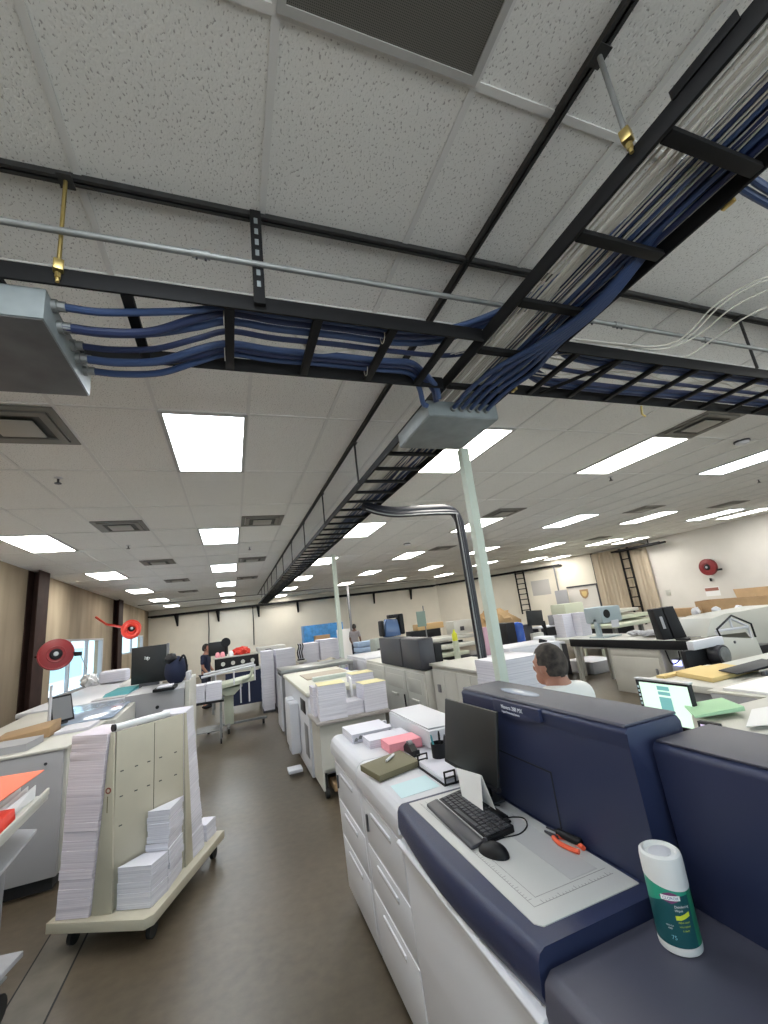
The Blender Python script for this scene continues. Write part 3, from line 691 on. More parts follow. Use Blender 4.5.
# label graphics wrapped on the curved wall, centred on the side facing the camera
AC = math.atan2(0 - .952, 0 - .984)
def wrap(parent, name, pts, m, dr=.0004, z0=0):   # pts in (arc mm, z) -> outline as thin slab on cylinder
    mb = MB(); R1 = .0462 + dr; R2 = .0462 + dr + .0004
    def P(p, R): a = AC + p[0] / R1; return (R * cos(a), R * sin(a), p[1] + z0)
    A = [mb.bm.verts.new(P(p, R2)) for p in pts]; n = len(pts)
    if n == 8 and pts[0][0] < pts[1][0] and pts[-1][0] > pts[0][0]:
        mb.bm.faces.new((A[0], A[1], A[7])); mb.bm.faces.new((A[1], A[2], A[6], A[7])); mb.bm.faces.new((A[2], A[3], A[5], A[6])); mb.bm.faces.new((A[3], A[4], A[5]))
    else:
        for i in range(n // 2 - 1): mb.bm.faces.new((A[i], A[i + 1], A[n - 2 - i], A[n - 1 - i]))
    return part(parent, name, mb, m, local=True)
def wtext(parent, s, size, a0, z, m, dr=.0008):
    cu = bpy.data.curves.new('t', 'FONT'); cu.body = s; cu.size = size; cu.align_x = 'CENTER'; cu.resolution_u = 2
    o = bpy.data.objects.new('t', cu); C.objects.link(o); dg = bpy.context.evaluated_depsgraph_get(); me = bpy.data.meshes.new_from_object(o.evaluated_get(dg))
    bpy.data.objects.remove(o)
    R = .0462 + dr
    for v in me.vertices:
        a = AC + (v.co.x + a0) / R; v.co = Vector((R * cos(a), R * sin(a), z + v.co.y))
    me.materials.clear(); me.materials.append(m)
    q = bpy.data.objects.new('lettering', me); C.objects.link(q); q.parent = parent; _xf[q.name] = _xf[parent.name]
M_lw = mat('label_white', (.85, .87, .88), .4); M_ly = mat('label_yellow_green', (.62, .72, .05), .4); M_lm = mat('label_mauve', (.20, .05, .16), .4); M_lb = mat('label_blue', (.02, .05, .25), .4)
wrap(lbp, 'logo_diamond', [(-.024, .118), (-.012, .126), (0, .129), (.012, .126), (.023, .118), (.012, .110), (0, .106), (-.012, .110)], M_lm, .0006)
wrap(lbp, 'logo_bar', [(-.020, .1225), (-.01, .1225), (0, .1225), (.01, .1225), (.020, .1225), (.020, .1125), (.01, .1125), (0, .1125), (-.01, .1125), (-.020, .1125)], M_lw, .0012)
wtext(lbp, 'CLOROX', .0082, .0, .1146, M_lb, .0018)
wrap(lbp, 'yellow_band', [(.002, .083), (.012, .083), (.022, .086), (.034, .090), (.034, .081), (.022, .077), (.012, .074), (.002, .074)], M_ly, .0006)
wtext(lbp, 'Disinfecting', .0068, .020, .098, M_lw); wtext(lbp, 'Wipes', .0068, .012, .0905, M_lw)
wtext(lbp, 'FRESH SCENT', .0042, .018, .068, M_ly); wtext(lbp, 'KILLS GERMS', .0042, .018, .060, M_ly); wtext(lbp, 'CLEANS', .0042, .018, .052, M_ly)
wtext(lbp, 'BLEACH', .0042, -.014, .060, M_lw); wtext(lbp, 'FREE', .0042, -.014, .054, M_lw); wtext(lbp, '75', .012, -.010, .034, mat('label_pale_blue', (.25, .55, .65), .4))

# --- things on the decks
t = th('monitor', 'black flat monitor seen on the press deck beside the navy tower, switched off', 'monitor', (.99, 1.78, 1.052))
part(t, 'screen_panel', MB().hexa([(.952, 1.63, 1.150), (.966, 1.63, 1.150), (.956, 2.055, 1.158), (.942, 2.055, 1.158), (1.000, 1.63, 1.418), (1.014, 1.63, 1.418), (.999, 2.055, 1.418), (.985, 2.055, 1.418)], .003), M_scr)
part(t, 'bezel', MB().hexa([(.949, 1.628, 1.136), (.968, 1.628, 1.136), (.958, 2.057, 1.144), (.939, 2.057, 1.144), (.951, 1.628, 1.1495), (.970, 1.628, 1.1495), (.960, 2.057, 1.1575), (.941, 2.057, 1.1575)], .002), M_blk)
part(t, 'stand_neck', B(.992, 1.012, 1.78, 1.86, 1.06, 1.25, .003), M_blk)
part(t, 'stand_foot', B(.93, 1.04, 1.73, 1.90, 1.0525, 1.062, .003), M_dgrey)
t = th('keyboard', 'black keyboard with a separate padded palm rest on the press deck', 'keyboard', (.83, 1.69, 1.0525))
part(t, 'base', MB().hexa([(.80, 1.50, 1.053), (.925, 1.51, 1.053), (.935, 1.90, 1.053), (.81, 1.89, 1.053), (.80, 1.50, 1.066), (.925, 1.51, 1.076), (.935, 1.90, 1.076), (.81, 1.89, 1.066)], .003), M_blk)
kt = MB(); 
for r in range(5):
    for c in range(15):
        if r == 0 and 3 <= c <= 9: continue
        a = c / 15; y = 1.513 + .372 * a; x = .812 + .0205 * r + a * .010; z = 1.0665 + .0018 * r
        kt.box(x, x + .0175, y, y + .021, z, z + .0055, .0015, 1)
kt.box(.812, .83, 1.513 + .372 * 3 / 15, 1.513 + .372 * 10 / 15 - .004, 1.0665, 1.072, .0015, 1)
part(t, 'keys', kt, M_dgrey)
part(t, 'edge_strip', MB().hexa([(.794, 1.497, 1.054), (.799, 1.497, 1.054), (.809, 1.893, 1.054), (.804, 1.893, 1.054), (.794, 1.497, 1.068), (.799, 1.497, 1.068), (.809, 1.893, 1.068), (.804, 1.893, 1.068)]), M_alum, 'pale edge strip')
t = th('palm_rest', 'long black foam palm rest in front of the keyboard', 'palm rest', (.77, 1.69, 1.0525))
part(t, 'pad', MB().hexa([(.735, 1.49, 1.053), (.792, 1.495, 1.053), (.802, 1.895, 1.053), (.748, 1.885, 1.053), (.737, 1.492, 1.066), (.792, 1.497, 1.070), (.802, 1.893, 1.070), (.75, 1.883, 1.066)], .006), M_dgrey)
t = th('mouse', 'black computer mouse lying on the press deck near the keyboard', 'mouse', (.79, 1.44, 1.0525), RAD(20))
part(t, 'body', MB().ball((0, 0, .0), (.034, .058, .034), 3, lambda q: Vector((q.x, q.y, max(0.02, q.z * (1 - .25 * q.y))))), M_blk, local=True)
part(t, 'scroll_wheel', MB().cyl((-.004, .030, .0305), (.004, .030, .0305), .008, n=12), M_dgrey, local=True)
for b_ in [t]:
    pass
solo('mouse_cable', 'thin black mouse cord curling across the press deck', 'cord', MB().tube(smooth_path([(.815, 1.49, 1.06), (.87, 1.50, 1.055), (.93, 1.49, 1.055), (.985, 1.52, 1.055), (1.01, 1.57, 1.056), (.985, 1.60, 1.056), (.95, 1.62, 1.056), (.945, 1.70, 1.056), (.975, 1.72, 1.058), (1.0, 1.71, 1.056)], 6), .0021, 6), M_blk)
solo('usb_plug', 'black cable connector lying beside the keyboard', 'connector', MB().box(.93, .965, 1.60, 1.70, 1.053, 1.066, .004).box(.94, .955, 1.57, 1.60, 1.055, 1.063, .002), M_blk)
t = th('folded_card', 'white sheet folded like a tent standing on the keyboard', 'paper', (.93, 1.75, 1.076))
part(t, 'sheet', MB().hexa([(.892, 1.825, 1.079), (.8935, 1.825, 1.079), (.8935, 1.662, 1.079), (.892, 1.662, 1.079), (.905, 1.868, 1.172), (.9065, 1.868, 1.172), (.9065, 1.662, 1.200), (.905, 1.662, 1.200)]), M_sheet)
part(t, 'sheet', MB().hexa([(.935, 1.80, 1.079), (.9365, 1.80, 1.079), (.9365, 1.640, 1.079), (.935, 1.640, 1.079), (.9066, 1.866, 1.171), (.9081, 1.866, 1.171), (.9081, 1.657, 1.199), (.9066, 1.657, 1.199)]), M_sheet)
# pliers / snips
t = th('wire_snips', 'orange handled snips lying on the press deck against the tower', 'snips', (1.01, 1.42, 1.0525), RAD(95))
part(t, 'handle', MB().tube(smooth_path([(-.02, .01, .008), (-.06, .022, .008), (-.11, .018, .008), (-.13, .012, .008)], 5), .0075, 8), M_orange, local=True)
part(t, 'handle', MB().tube(smooth_path([(-.02, -.008, .008), (-.06, -.022, .008), (-.10, -.020, .008), (-.125, -.014, .008)], 5), .0075, 8), M_orange, local=True)
part(t, 'jaw', MB().hexa([(-.03, -.008, .003), (.03, -.002, .003), (.03, .002, .003), (-.03, .010, .003), (-.03, -.008, .012), (.03, -.002, .010), (.03, .002, .010), (-.03, .010, .012)], .001), M_dgrey, local=True)
t = th('screwdriver', 'black handled tool lying right beside the orange snips', 'tool', (1.035, 1.37, 1.0525), RAD(100))
part(t, 'handle', MB().tube([(-.055, 0, .0135), (-.05, 0, .0135), (0, 0, .0135), (.035, 0, .0135), (.04, 0, .0135)], [.009, .013, .0125, .013, .009], 10), M_blk, local=True)
part(t, 'shaft', MB().cyl((.04, 0, .0135), (.085, 0, .0135), .003, n=8), M_dgrey, local=True)
# on the feeders
solo('paper_sheet', 'pale blue sheet lying flat on the near feeder cabinet', 'paper', MB().hexa([(.693, 2.035, 1.0487), (.895, 2.05, 1.0487), (.897, 2.22, 1.0487), (.70, 2.20, 1.0487), (.693, 2.035, 1.0494), (.895, 2.05, 1.0494), (.897, 2.22, 1.0494), (.70, 2.20, 1.0494)]), M_bluep)
t = th('olive_board', 'olive board lying across the near feeder cabinet with a white marker on it', 'board', (.79, 2.42, 1.0487))
part(t, 'board', MB().hexa([(.672, 2.275, 1.049), (.93, 2.35, 1.049), (.905, 2.59, 1.049), (.635, 2.50, 1.049), (.672, 2.275, 1.08), (.93, 2.35, 1.08), (.905, 2.59, 1.08), (.635, 2.50, 1.08)], .004), M_olive)
solo('marker_pen', 'white marker pen lying on the olive board', 'pen', MB().tube([(.765, 2.43, 1.089), (.77, 2.435, 1.089), (.83, 2.50, 1.089), (.84, 2.51, 1.089)], [.005, .0075, .0075, .004], 10), M_white)
t = th('tape_dispenser', 'small black tape dispenser at the back of the olive board', 'tape dispenser', (.97, 2.60, 1.0487))
part(t, 'base', MB().prism([(2.50, 1.049), (2.67, 1.049), (2.66, 1.075), (2.62, 1.10), (2.57, 1.10), (2.53, 1.07), (2.50, 1.085)], 'x', .955, .995, .003), M_blk)
part(t, 'tape_roll', MB().cyl((.962, 2.60, 1.085), (.988, 2.60, 1.085), .03, n=20), M_mgrey)
t = th('pencil_cup', 'black mesh pen cup with pens beside the monitor', 'pen cup', (1.04, 2.33, 1.0487))
part(t, 'cup', MB().lathe((0, 0, 0), [(.038, 0), (.04, .002), (.042, .10), (.040, .10), (.038, .006)], 24), M_blk, local=True)
for i, (dx, dy, m, l) in enumerate([(-.012, .01, M_green, 'green highlighter'), (.01, .012, M_blk, 'black pen'), (.0, -.012, M_blk, 'black marker'), (.016, -.006, M_dgrey, 'dark grey pen'), (-.018, -.004, M_teal, 'teal pen')]):
    solo('pen', l + ' standing in the black mesh cup', 'pen', MB().tube([(1.04 + dx, 2.33 + dy, 1.058), (1.04 + dx * 2.2, 2.33 + dy * 2.2, 1.17 + .012 * (i % 3)), (1.04 + dx * 2.3, 2.33 + dy * 2.3, 1.185 + .012 * (i % 3))], [.0055, .0055, .003], 8), m)
t = th('letter_tray', 'black letter tray holding white sheets beside the pale blue sheet', 'letter tray', (.98, 2.2, 1.0487))
for y0, nm in ((2.03, 0), (2.345, 1)):
    pl_ = MB()
    for a in ((.915, .975, 1.049, 1.056), (.915, .975, 1.078, 1.084), (.915, .975, 1.103, 1.109), (.915, .921, 1.056, 1.103), (.969, .975, 1.056, 1.103)):
        pl_.box(a[0], a[1], y0, y0 + .008, a[2], a[3])
    part(t, 'end_frame', pl_, M_blk)
part(t, 'floor_plate', B(.91, 1.07, 2.03, 2.353, 1.0492, 1.054), M_blk)
solo('paper_stack', 'white sheets lying in the black letter tray', 'paper', B(.918, 1.06, 2.042, 2.338, 1.0545, 1.078, .001), M_paper)
def ream(name, label, x0, x1, y0, y1, z0, z1, m=None, lid=None, group=None, rz=0, lidlabel=None):
    cx, cy = (x0 + x1) / 2, (y0 + y1) / 2
    t = th(name, label, 'paper stack', (cx, cy, z0), rz, group)
    hx, hy, h = (x1 - x0) / 2, (y1 - y0) / 2, z1 - z0
    n = max(1, int(round(h / .055))); mb = MB()
    for i in range(n):
        dx, dy = random.uniform(-.004, .004), random.uniform(-.004, .004); g = .0004
        mb.box(-hx + dx, hx + dx, -hy + dy, hy + dy, h * i / n + g, h * (i + 1) / n, .001, 1)
    part(t, 'sheets', mb, m or M_paper, local=True)
    if lid: part(t, 'top_sheet', MB().box(-hx - .002, hx + .002, -hy - .002, hy + .002, h + .0004, h + .004, .0005, 1), lid, lidlabel, local=True)
    return t
ream('paper_stack', 'pink paper stack on the far feeder cabinet', .865, 1.08, 2.66, 2.82, 1.0487, 1.10, M_pink)
ream('paper_stack', 'plain white paper stack between the pink stack and the marked stack', .80, 1.075, 2.84, 3.0, 1.0487, 1.095)
ms = ream('paper_stack', 'white paper stack with dark printed marks on its edge, far end of the feeder cabinet', .735, 1.02, 3.03, 3.31, 1.0487, 1.105)
mk = MB()
for i in range(0):
    u = random.uniform(0, .27); z = random.uniform(1.056, 1.096)
    mk.box(.738 + u, .746 + u + random.uniform(0, .012), 3.0225, 3.0232, z, z + .007)
for i in range(9):
    u = .03 * i; z = 1.058 + random.uniform(0, .012)
    mk.prism([(.742 + u, z), (.752 + u, z + .004), (.765 + u, z), (.772 + u, z + .018), (.760 + u, z + .026), (.75 + u, z + .02)], 'y', 3.0225, 3.0232)
part(ms, 'edge_marks', mk, M_mgrey, kind='stuff')
ream('paper_stack', 'white paper stack behind the plain white stack, against the raised housing', .93, 1.08, 3.33, 3.355, 1.0487, 1.08)

# ================================================================== LEFT SIDE
# --- paper cart (rotated): local u across near edge, v along the aisle side
CO = Vector((-1.15, 3.885)); CA = RAD(-23)
def caster(p, x, y, r=.045, h=.11, name='caster'):
    c = part(p, name, MB().box(x - .012 - r * .4, x + .012 + r * .4, y - .03, y + .03, h - .012, h, .002).tube([(x, y, h - .01), (x, y + .01, r + .01)], .014, 8), M_galv, local=True)
    part(c, 'wheel', MB().cyl((x - .014, y + .02, r + .002), (x + .014, y + .02, r + .002), r, n=18), M_rub, local=True)
    return c
t = th('paper_cart', 'beige wheeled paper cart with upright boards, loaded with tall white paper stacks', 'cart', (CO.x, CO.y, 0), CA)
part(t, 'deck', MB().prism([(-.03, -.015), (.655, -.065), (.695, -.02), (.675, 1.06), (-.03, 1.06)], 'z', .125, .185, .005), M_beige, local=True)
for x, y in ((.08, .07), (.62, .06), (.60, .98), (.08, .98)): caster(t, x, y)
part(t, 'end_board', MB().prism([(.245, .186), (.385, .186), (.358, 1.27), (.335, 1.275)], 'y', .018, .036, .002), M_beige, local=True)
PA, PB = Vector((.365, .045)), Vector((.612, .49)); pd = (PB - PA).normalized(); pn = Vector((pd.y, -pd.x))   # pn towards the bay
part(t, 'back_board', MB().hexa([(PA.x, PA.y, .186), (PB.x, PB.y, .186), (PB.x - pn.x * .018, PB.y - pn.y * .018, .186), (PA.x - pn.x * .018, PA.y - pn.y * .018, .186),
                                (PA.x, PA.y, 1.27), (PB.x, PB.y, 1.27), (PB.x - pn.x * .018, PB.y - pn.y * .018, 1.27), (PA.x - pn.x * .018, PA.y - pn.y * .018, 1.27)], .002), M_beige, local=True)
def onb(s_, z, w, h, e=.0015):
    p = PA + pd * s_; q = p + pd * w; n = pn * e
    return MB().hexa([(p.x + n.x * .1, p.y + n.y * .1, z), (p.x + n.x, p.y + n.y, z), (q.x + n.x, q.y + n.y, z), (q.x + n.x * .1, q.y + n.y * .1, z), (p.x + n.x * .1, p.y + n.y * .1, z + h), (p.x + n.x, p.y + n.y, z + h), (q.x + n.x, q.y + n.y, z + h), (q.x + n.x * .1, q.y + n.y * .1, z + h)])
for z in (1.0, .84, .66):
    for s_ in (.03, .13, .22, .31, .43):
        if z > .7 or s_ < .12: part(t, 'slot', onb(s_, z, .022, .007), M_dgrey, local=True)
part(t, 'board_seam', onb(.27, .2, .003, 1.06), M_seam, local=True)
part(t, 'end_board', MB().prism([(.495, .186), (.605, .186), (.515, 1.27), (.497, 1.275)], 'x', .612, .626, .002), M_beige, local=True)
bd = part(t, 'badge', MB().cyl((.335, .018, .905), (.335, .0155, .905), .020, n=20), mat('badge_red_brown', (.25, .07, .05), .5), local=True)
part(bd, 'badge_centre', MB().cyl((.335, .0154, .905), (.335, .0150, .905), .011, n=16), M_beige, local=True)
part(bd, 'printed_line', MB().box(.328, .334, .0165, .0178, .77, .87), M_olive, local=True)
def cpt(u, v): q = Vector((u * cos(CA) - v * sin(CA), u * sin(CA) + v * cos(CA))); return CO + q
def leanstack(name, label, base, top, z0, z1, n, m=M_paper, w=None, jit=.003, seed=1, group=None):
    """stack of reams: base/top = 4 plan corners (local cart u,v) at foot and top"""
    rnd = random.Random(seed)
    c = cpt(*[sum(p[i] for p in base) / 4 for i in (0, 1)])
    t = th(name, label, 'paper stack', (c.x, c.y, z0), CA, group)
    cb = Vector([sum(p[i] for p in base) / 4 for i in (0, 1)])
    mb = MB()
    for i in range(n):
        a, b = i / n, (i + 1) / n; dx, dy = rnd.uniform(-jit, jit), rnd.uniform(-jit, jit)
        q = []
        for s in (a, b):
            for k in range(4):
                p = Vector(base[k]).lerp(Vector(top[k]), s) - cb
                q.append((p.x + dx, p.y + dy, (z1 - z0) * s + (.0006 if s == a else 0)))
        mb.hexa(q, .0012, 1)
    part(t, 'sheets', mb, m, local=True)
    return t
M_paperp = paper_mat('pinkish_paper_edges', (.80, .74, .80), (.62, .55, .63))
leanstack('paper_stack', 'very tall pinkish white paper stack at the near left corner of the cart', [(0.02, 0.0), (0.243, 0.0), (0.243, 0.27), (0.02, 0.27)], [(0.01, 0.07), (0.328, 0.0), (0.31, 0.36), (-0.01, 0.4)], .186, 1.27, 20, M_paperp)
leanstack('paper_stack', 'low square white paper stack in the near bay of the cart', [(0.4, 0.045), (0.635, 0.04), (0.65, 0.215), (0.475, 0.215)], [(0.4, 0.045), (0.635, 0.04), (0.65, 0.215), (0.475, 0.215)], .186, 0.43, 8, seed=3)
leanstack('paper_stack', 'medium white paper stack behind the low one in the bay of the cart', [(0.485, 0.222), (0.652, 0.222), (0.615, 0.475), (0.605, 0.455)], [(0.485, 0.222), (0.65, 0.222), (0.615, 0.475), (0.605, 0.455)], .186, 0.68, 12, jit=.007, seed=4)
leanstack('paper_stack', 'tall narrow white paper stack on the aisle side of the cart beyond the bay', [(0.38, 0.62), (0.62, 0.61), (0.62, 0.8), (0.38, 0.8)], [(0.36, 0.56), (0.605, 0.515), (0.5, 0.86), (0.26, 0.8)], .186, 1.27, 20, seed=5)
leanstack('paper_stack', 'short white paper stack on the far aisle corner of the cart', [(0.5, 0.88), (0.61, 0.86), (0.612, 1.03), (0.5, 1.03)], [(0.5, 0.88), (0.61, 0.86), (0.612, 1.03), (0.5, 1.03)], .186, 0.31, 3, seed=6)
# --- small utility cart at the far left with tilted tray
t = th('utility_cart', 'small grey utility cart at the left photo edge with a tilted tray of papers', 'cart', (-1.24, 3.3, 0), RAD(-12))
part(t, 'base_plate', MB().box(-.35, .03, -.20, .22, .22, .25, .006), M_grey, local=True)
for x, y in ((.0, .05), (.0, -.18), (-.28, .12), (-.28, -.18)): caster(t, x, y, .07, .22)
part(t, 'foot_plate', MB().hexa([(-.35, -.45, .30), (-.04, -.45, .30), (.02, -.05, .33), (-.35, -.05, .33), (-.35, -.45, .32), (-.04, -.45, .32), (.02, -.05, .35), (-.35, -.05, .35)], .003), M_grey, local=True)
part(t, 'upright', MB().box(-.30, -.05, .10, .14, .246, .92, .004), M_mgrey, local=True)
part(t, 'lower_shelf', MB().hexa([(-.40, -.3, .80), (.10, -.3, .72), (.10, .14, .86), (-.40, .14, .94), (-.40, -.3, .815), (.10, -.3, .735), (.10, .14, .875), (-.40, .14, .955)], .002), M_grey, local=True)
tr = part(t, 'tray', MB().hexa([(-.45, -.42, .90), (.16, -.42, .90), (.16, .12, 1.03), (-.45, .12, 1.03), (-.45, -.42, .925), (.16, -.42, .925), (.16, .12, 1.055), (-.45, .12, 1.055)], .003), M_off, local=True)
part(tr, 'lip', MB().hexa([(.15, -.42, .926), (.165, -.42, .926), (.165, .12, 1.056), (.15, .12, 1.056), (.15, -.42, .96), (.165, -.42, .96), (.165, .12, 1.09), (.15, .12, 1.09)], .002), M_off, local=True)
def cl(a, b, z): c, s = cos(RAD(-12)), sin(RAD(-12)); return (-1.24 + a * c - b * s, 3.3 + a * s + b * c, z)
solo('orange_folder', 'orange plastic folder on top of the papers at the left photo edge', 'folder', MB().hexa([cl(-.5, -.16, 1.115), cl(.06, -.14, 1.115), cl(.14, .10, 1.19), cl(-.5, .08, 1.18), cl(-.5, -.16, 1.135), cl(.06, -.14, 1.122), cl(.14, .10, 1.197), cl(-.5, .08, 1.20)], .002), M_salmon)
for i in range(4):
    x = -.02 + .04 * i
    solo('paper_sheet', 'white card leaning in the tilted tray, ' + ['leftmost', 'second', 'third', 'rightmost'][i] + ' of four', 'paper', MB().hexa([cl(x - .03, -.12, .998), cl(x - .025, -.12, .998), cl(x - .0, .10, 1.052), cl(x - .005, .10, 1.052), cl(x - .05, -.12, 1.05), cl(x - .045, -.12, 1.05), cl(x + .0, .10, 1.12), cl(x - .005, .10, 1.12)]), M_sheet, 'white cards in the tilted tray')
solo('red_card', 'red plastic box lying among the papers in the tilted tray', 'card', MB().hexa([cl(.03, -.22, .978), cl(.12, -.22, .978), cl(.13, -.10, 1.008), cl(.04, -.10, 1.008), cl(.0, -.22, 1.03), cl(.09, -.22, 1.02), cl(.12, -.10, 1.07), cl(.03, -.10, 1.07)], .003), M_redb)
solo('cyan_card', 'cyan card at the low end of the tilted tray', 'card', MB().hexa([cl(-.0, -.34, .95), cl(.10, -.34, .95), cl(.11, -.25, .972), cl(.0, -.25, .972), cl(-.01, -.34, .985), cl(.09, -.34, .975), cl(.10, -.25, 1.0), cl(-.01, -.25, 1.0)], .002), M_bluep)
solo('paper_sheet', 'heap of crumpled grey and white papers under the orange folder', 'paper', MB().hexa([cl(-.44, -.15, 1.002), cl(-.08, -.15, 1.002), cl(-.08, .1, 1.06), cl(-.44, .1, 1.06), cl(-.44, -.15, 1.105), cl(-.1, -.15, 1.09), cl(-.1, .1, 1.15), cl(-.44, .1, 1.165)], .01), M_paper)

# --- large grey console machine against the left wall
t = th('console_machine', 'large grey bindery console with a plain side panel behind the paper cart', 'machine', (-2.2, 5.6, 0))
part(t, 'side_panel', B(-3.0, -1.40, 4.75, 4.79, .12, 1.055, .004), M_grey)
part(t, 'body', B(-3.0, -1.38, 4.795, 5.92, .12, 1.05, .006), M_off)
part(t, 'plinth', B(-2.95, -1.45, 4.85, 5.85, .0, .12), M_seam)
part(t, 'top', B(-3.02, -1.36, 4.74, 5.94, 1.058, 1.08, .006), M_off)
for x in (-1.93, -1.52, -2.4): part(t, 'bolt', MB().cyl((x, 4.75, .97), (x, 4.742, .97), .012, n=12), M_dgrey)
t = th('touch_console', 'sloping glossy glass console reflecting blue daylight behind the cart', 'console', (-2.0, 6.6, 1.08))
part(t, 'housing', MB().prism([(5.96, .0), (7.38, .0), (7.38, 1.13), (5.96, 1.07)], 'x', -2.6, -1.27, .01), M_off)
part(t, 'glass_top', MB().hexa([(-2.05, 6.03, 1.085), (-1.32, 6.03, 1.085), (-1.32, 7.3, 1.139), (-2.05, 7.3, 1.139), (-2.05, 6.03, 1.093), (-1.32, 6.03, 1.093), (-1.32, 7.3, 1.147), (-2.05, 7.3, 1.147)], .002), mat('glass_blue_reflection', (.34, .42, .55), .12))  # blue daylight reflection is put into the glass base colour
t = th('wide_format_table', 'long white machine top with side vents behind the glass console', 'machine', (-2.1, 9.2, 0))
part(t, 'body', MB().prism([(7.42, .0), (11.0, .0), (11.0, 1.12), (7.42, 1.08)], 'x', -2.7, -1.48, .01), M_off)
part(t, 'top', MB().prism([(7.41, 1.09), (11.05, 1.13), (11.05, 1.17), (7.41, 1.15)], 'x', -2.75, -1.43, .008), M_white)
part(t, 'vent', B(-1.479, -1.474, 7.6, 7.8, .85, 1.02, .002), M_mgrey); part(t, 'vent', B(-1.479, -1.474, 7.95, 8.15, .85, 1.02, .002), M_mgrey)
solo('teal_cloth', 'teal cloth lying on the long white machine top', 'cloth', MB().prism([(7.75, 1.157), (8.8, 1.163), (8.7, 1.20), (8.3, 1.19), (7.95, 1.195)], 'x', -1.85, -1.5, .01), M_teal)
solo('grey_pad', 'flat grey pad in front of the teal cloth on the white machine', 'pad', MB().hexa([(-1.9, 7.45, 1.1515), (-1.5, 7.45, 1.1515), (-1.5, 7.7, 1.153), (-1.9, 7.7, 1.153), (-1.9, 7.45, 1.165), (-1.5, 7.45, 1.165), (-1.5, 7.7, 1.166), (-1.9, 7.7, 1.166)]), M_grey)
def onc(a, b_, z): q_ = PA + pd * a - pn * b_; w_ = cpt(q_.x, q_.y); return (w_.x, w_.y, z)
solo('paper_roll', 'white cardboard roll lying along the top edge of the paper cart board', 'roll', MB().tube([onc(-.0, .03, 1.297), onc(.40, .03, 1.297)], .024, 18), M_sheet)
solo('roll_cap', 'black end cap at the near end of the white cardboard roll', 'cap', MB().tube([onc(-.018, .03, 1.297), onc(-.001, .03, 1.297)], .0245, 18), M_blk)
solo('cardboard_piece', 'brown cardboard box flap on the console top near the wall', 'cardboard', MB().hexa([(-2.14, 5.35, 1.082), (-1.72, 5.42, 1.082), (-1.72, 5.72, 1.082), (-2.14, 5.65, 1.082), (-2.16, 5.35, 1.13), (-1.72, 5.42, 1.17), (-1.72, 5.72, 1.21), (-2.16, 5.65, 1.16)], .004), M_card)
ream('paper_stack', 'spread of white papers on the left end of the console top', -2.9, -2.05, 4.85, 5.25, 1.0805, 1.13)
ream('paper_stack', 'flat white paper pile on the console top right of the cardboard', -1.69, -1.40, 5.45, 5.85, 1.0805, 1.11)
ream('paper_stack', 'grey paper pile in front of the cardboard flap', -2.02, -1.70, 4.85, 5.22, 1.0805, 1.14, M_grey)
t = th('tablet_screen', 'small black framed tilted screen on the console behind the cart', 'screen', (-1.80, 6.06, 1.102), RAD(55))
part(t, 'panel', MB().hexa([(-.13, 0, .02), (.13, 0, .02), (.13, .02, .02), (-.13, .02, .02), (-.13, .07, .30), (.13, .07, .30), (.13, .09, .30), (-.13, .09, .30)], .004), M_blk, local=True)
part(t, 'glass', MB().hexa([(-.11, .006, .045), (.11, .006, .045), (.11, .01, .045), (-.11, .01, .045), (-.11, .060, .28), (.11, .060, .28), (.11, .066, .28), (-.11, .066, .28)]), M_mgrey, local=True)
part(t, 'foot', MB().box(-.06, .06, .01, .12, .0, .02, .003), M_dgrey, local=True)
t = th('upright_post', 'thin white post standing on the console in front of the window', 'post', (-1.86, 5.8, 1.08))
part(t, 'rod', MB().cyl((-1.86, 5.82, 1.085), (-1.86, 5.82, 1.54), .015, n=12), M_white); part(t, 'foot', B(-1.91, -1.81, 5.77, 5.87, 1.0805, 1.09, .002), M_white)
# grey cabinet with dark screen back
t = th('grey_cabinet', 'light grey upright machine cabinet with a small black knob left of the aisle', 'cabinet', (-1.0, 7.6, 0))
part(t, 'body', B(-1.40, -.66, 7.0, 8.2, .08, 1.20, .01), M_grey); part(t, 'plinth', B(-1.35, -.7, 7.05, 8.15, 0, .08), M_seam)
part(t, 'end_panel', B(-.655, -.60, 6.98, 8.22, .08, 1.28, .006), M_off); part(t, 'knob', MB().cyl((-1.0, 7.0, 1.0), (-1.0, 6.97, 1.0), .022, n=14), M_blk)
part(t, 'shelf', B(-1.05, -.78, 6.9, 7.3, 1.202, 1.24, .006), M_blk)
ream('paper_stack', 'small white paper pad on the black shelf of the grey cabinet', -1.0, -.82, 6.93, 7.25, 1.2405, 1.26)
t = th('black_display', 'large black flat panel back with a small white logo, left of the aisle', 'display', (-1.32, 8.6, 1.2))
part(t, 'panel', MB().box(-1.62, -1.09, 8.52, 8.58, 1.22, 1.82, .006), M_scr)
part(t, 'side_edge', B(-1.085, -1.05, 8.50, 8.60, 1.22, 1.83, .004), M_mgrey)
lg = part(t, 'logo', MB().prism([(-1.40, 1.60), (-1.385, 1.60), (-1.372, 1.645), (-1.387, 1.645)], 'y', 8.516, 8.5195), M_sheet)
text(lg, 'lettering', 'hp', .085, (-1.425, 8.5175, 1.60), (1, 0, 0), (0, 0, 1), M_sheet)
part(t, 'stand', B(-1.5, -1.2, 8.52, 8.62, .02, 1.22, .006), M_dgrey)
t = th('backpack', 'dark blue backpack sitting on the grey cabinet behind the display', 'bag', (-.87, 7.9, 1.2))
part(t, 'bag_body', MB().ball((-.86, 7.85, 1.40), (.17, .17, .22), 3, lambda q: Vector((q.x * (1 + .15 * noise.noise(q * 2)), q.y, max(q.z, -.88)))), M_navyc)
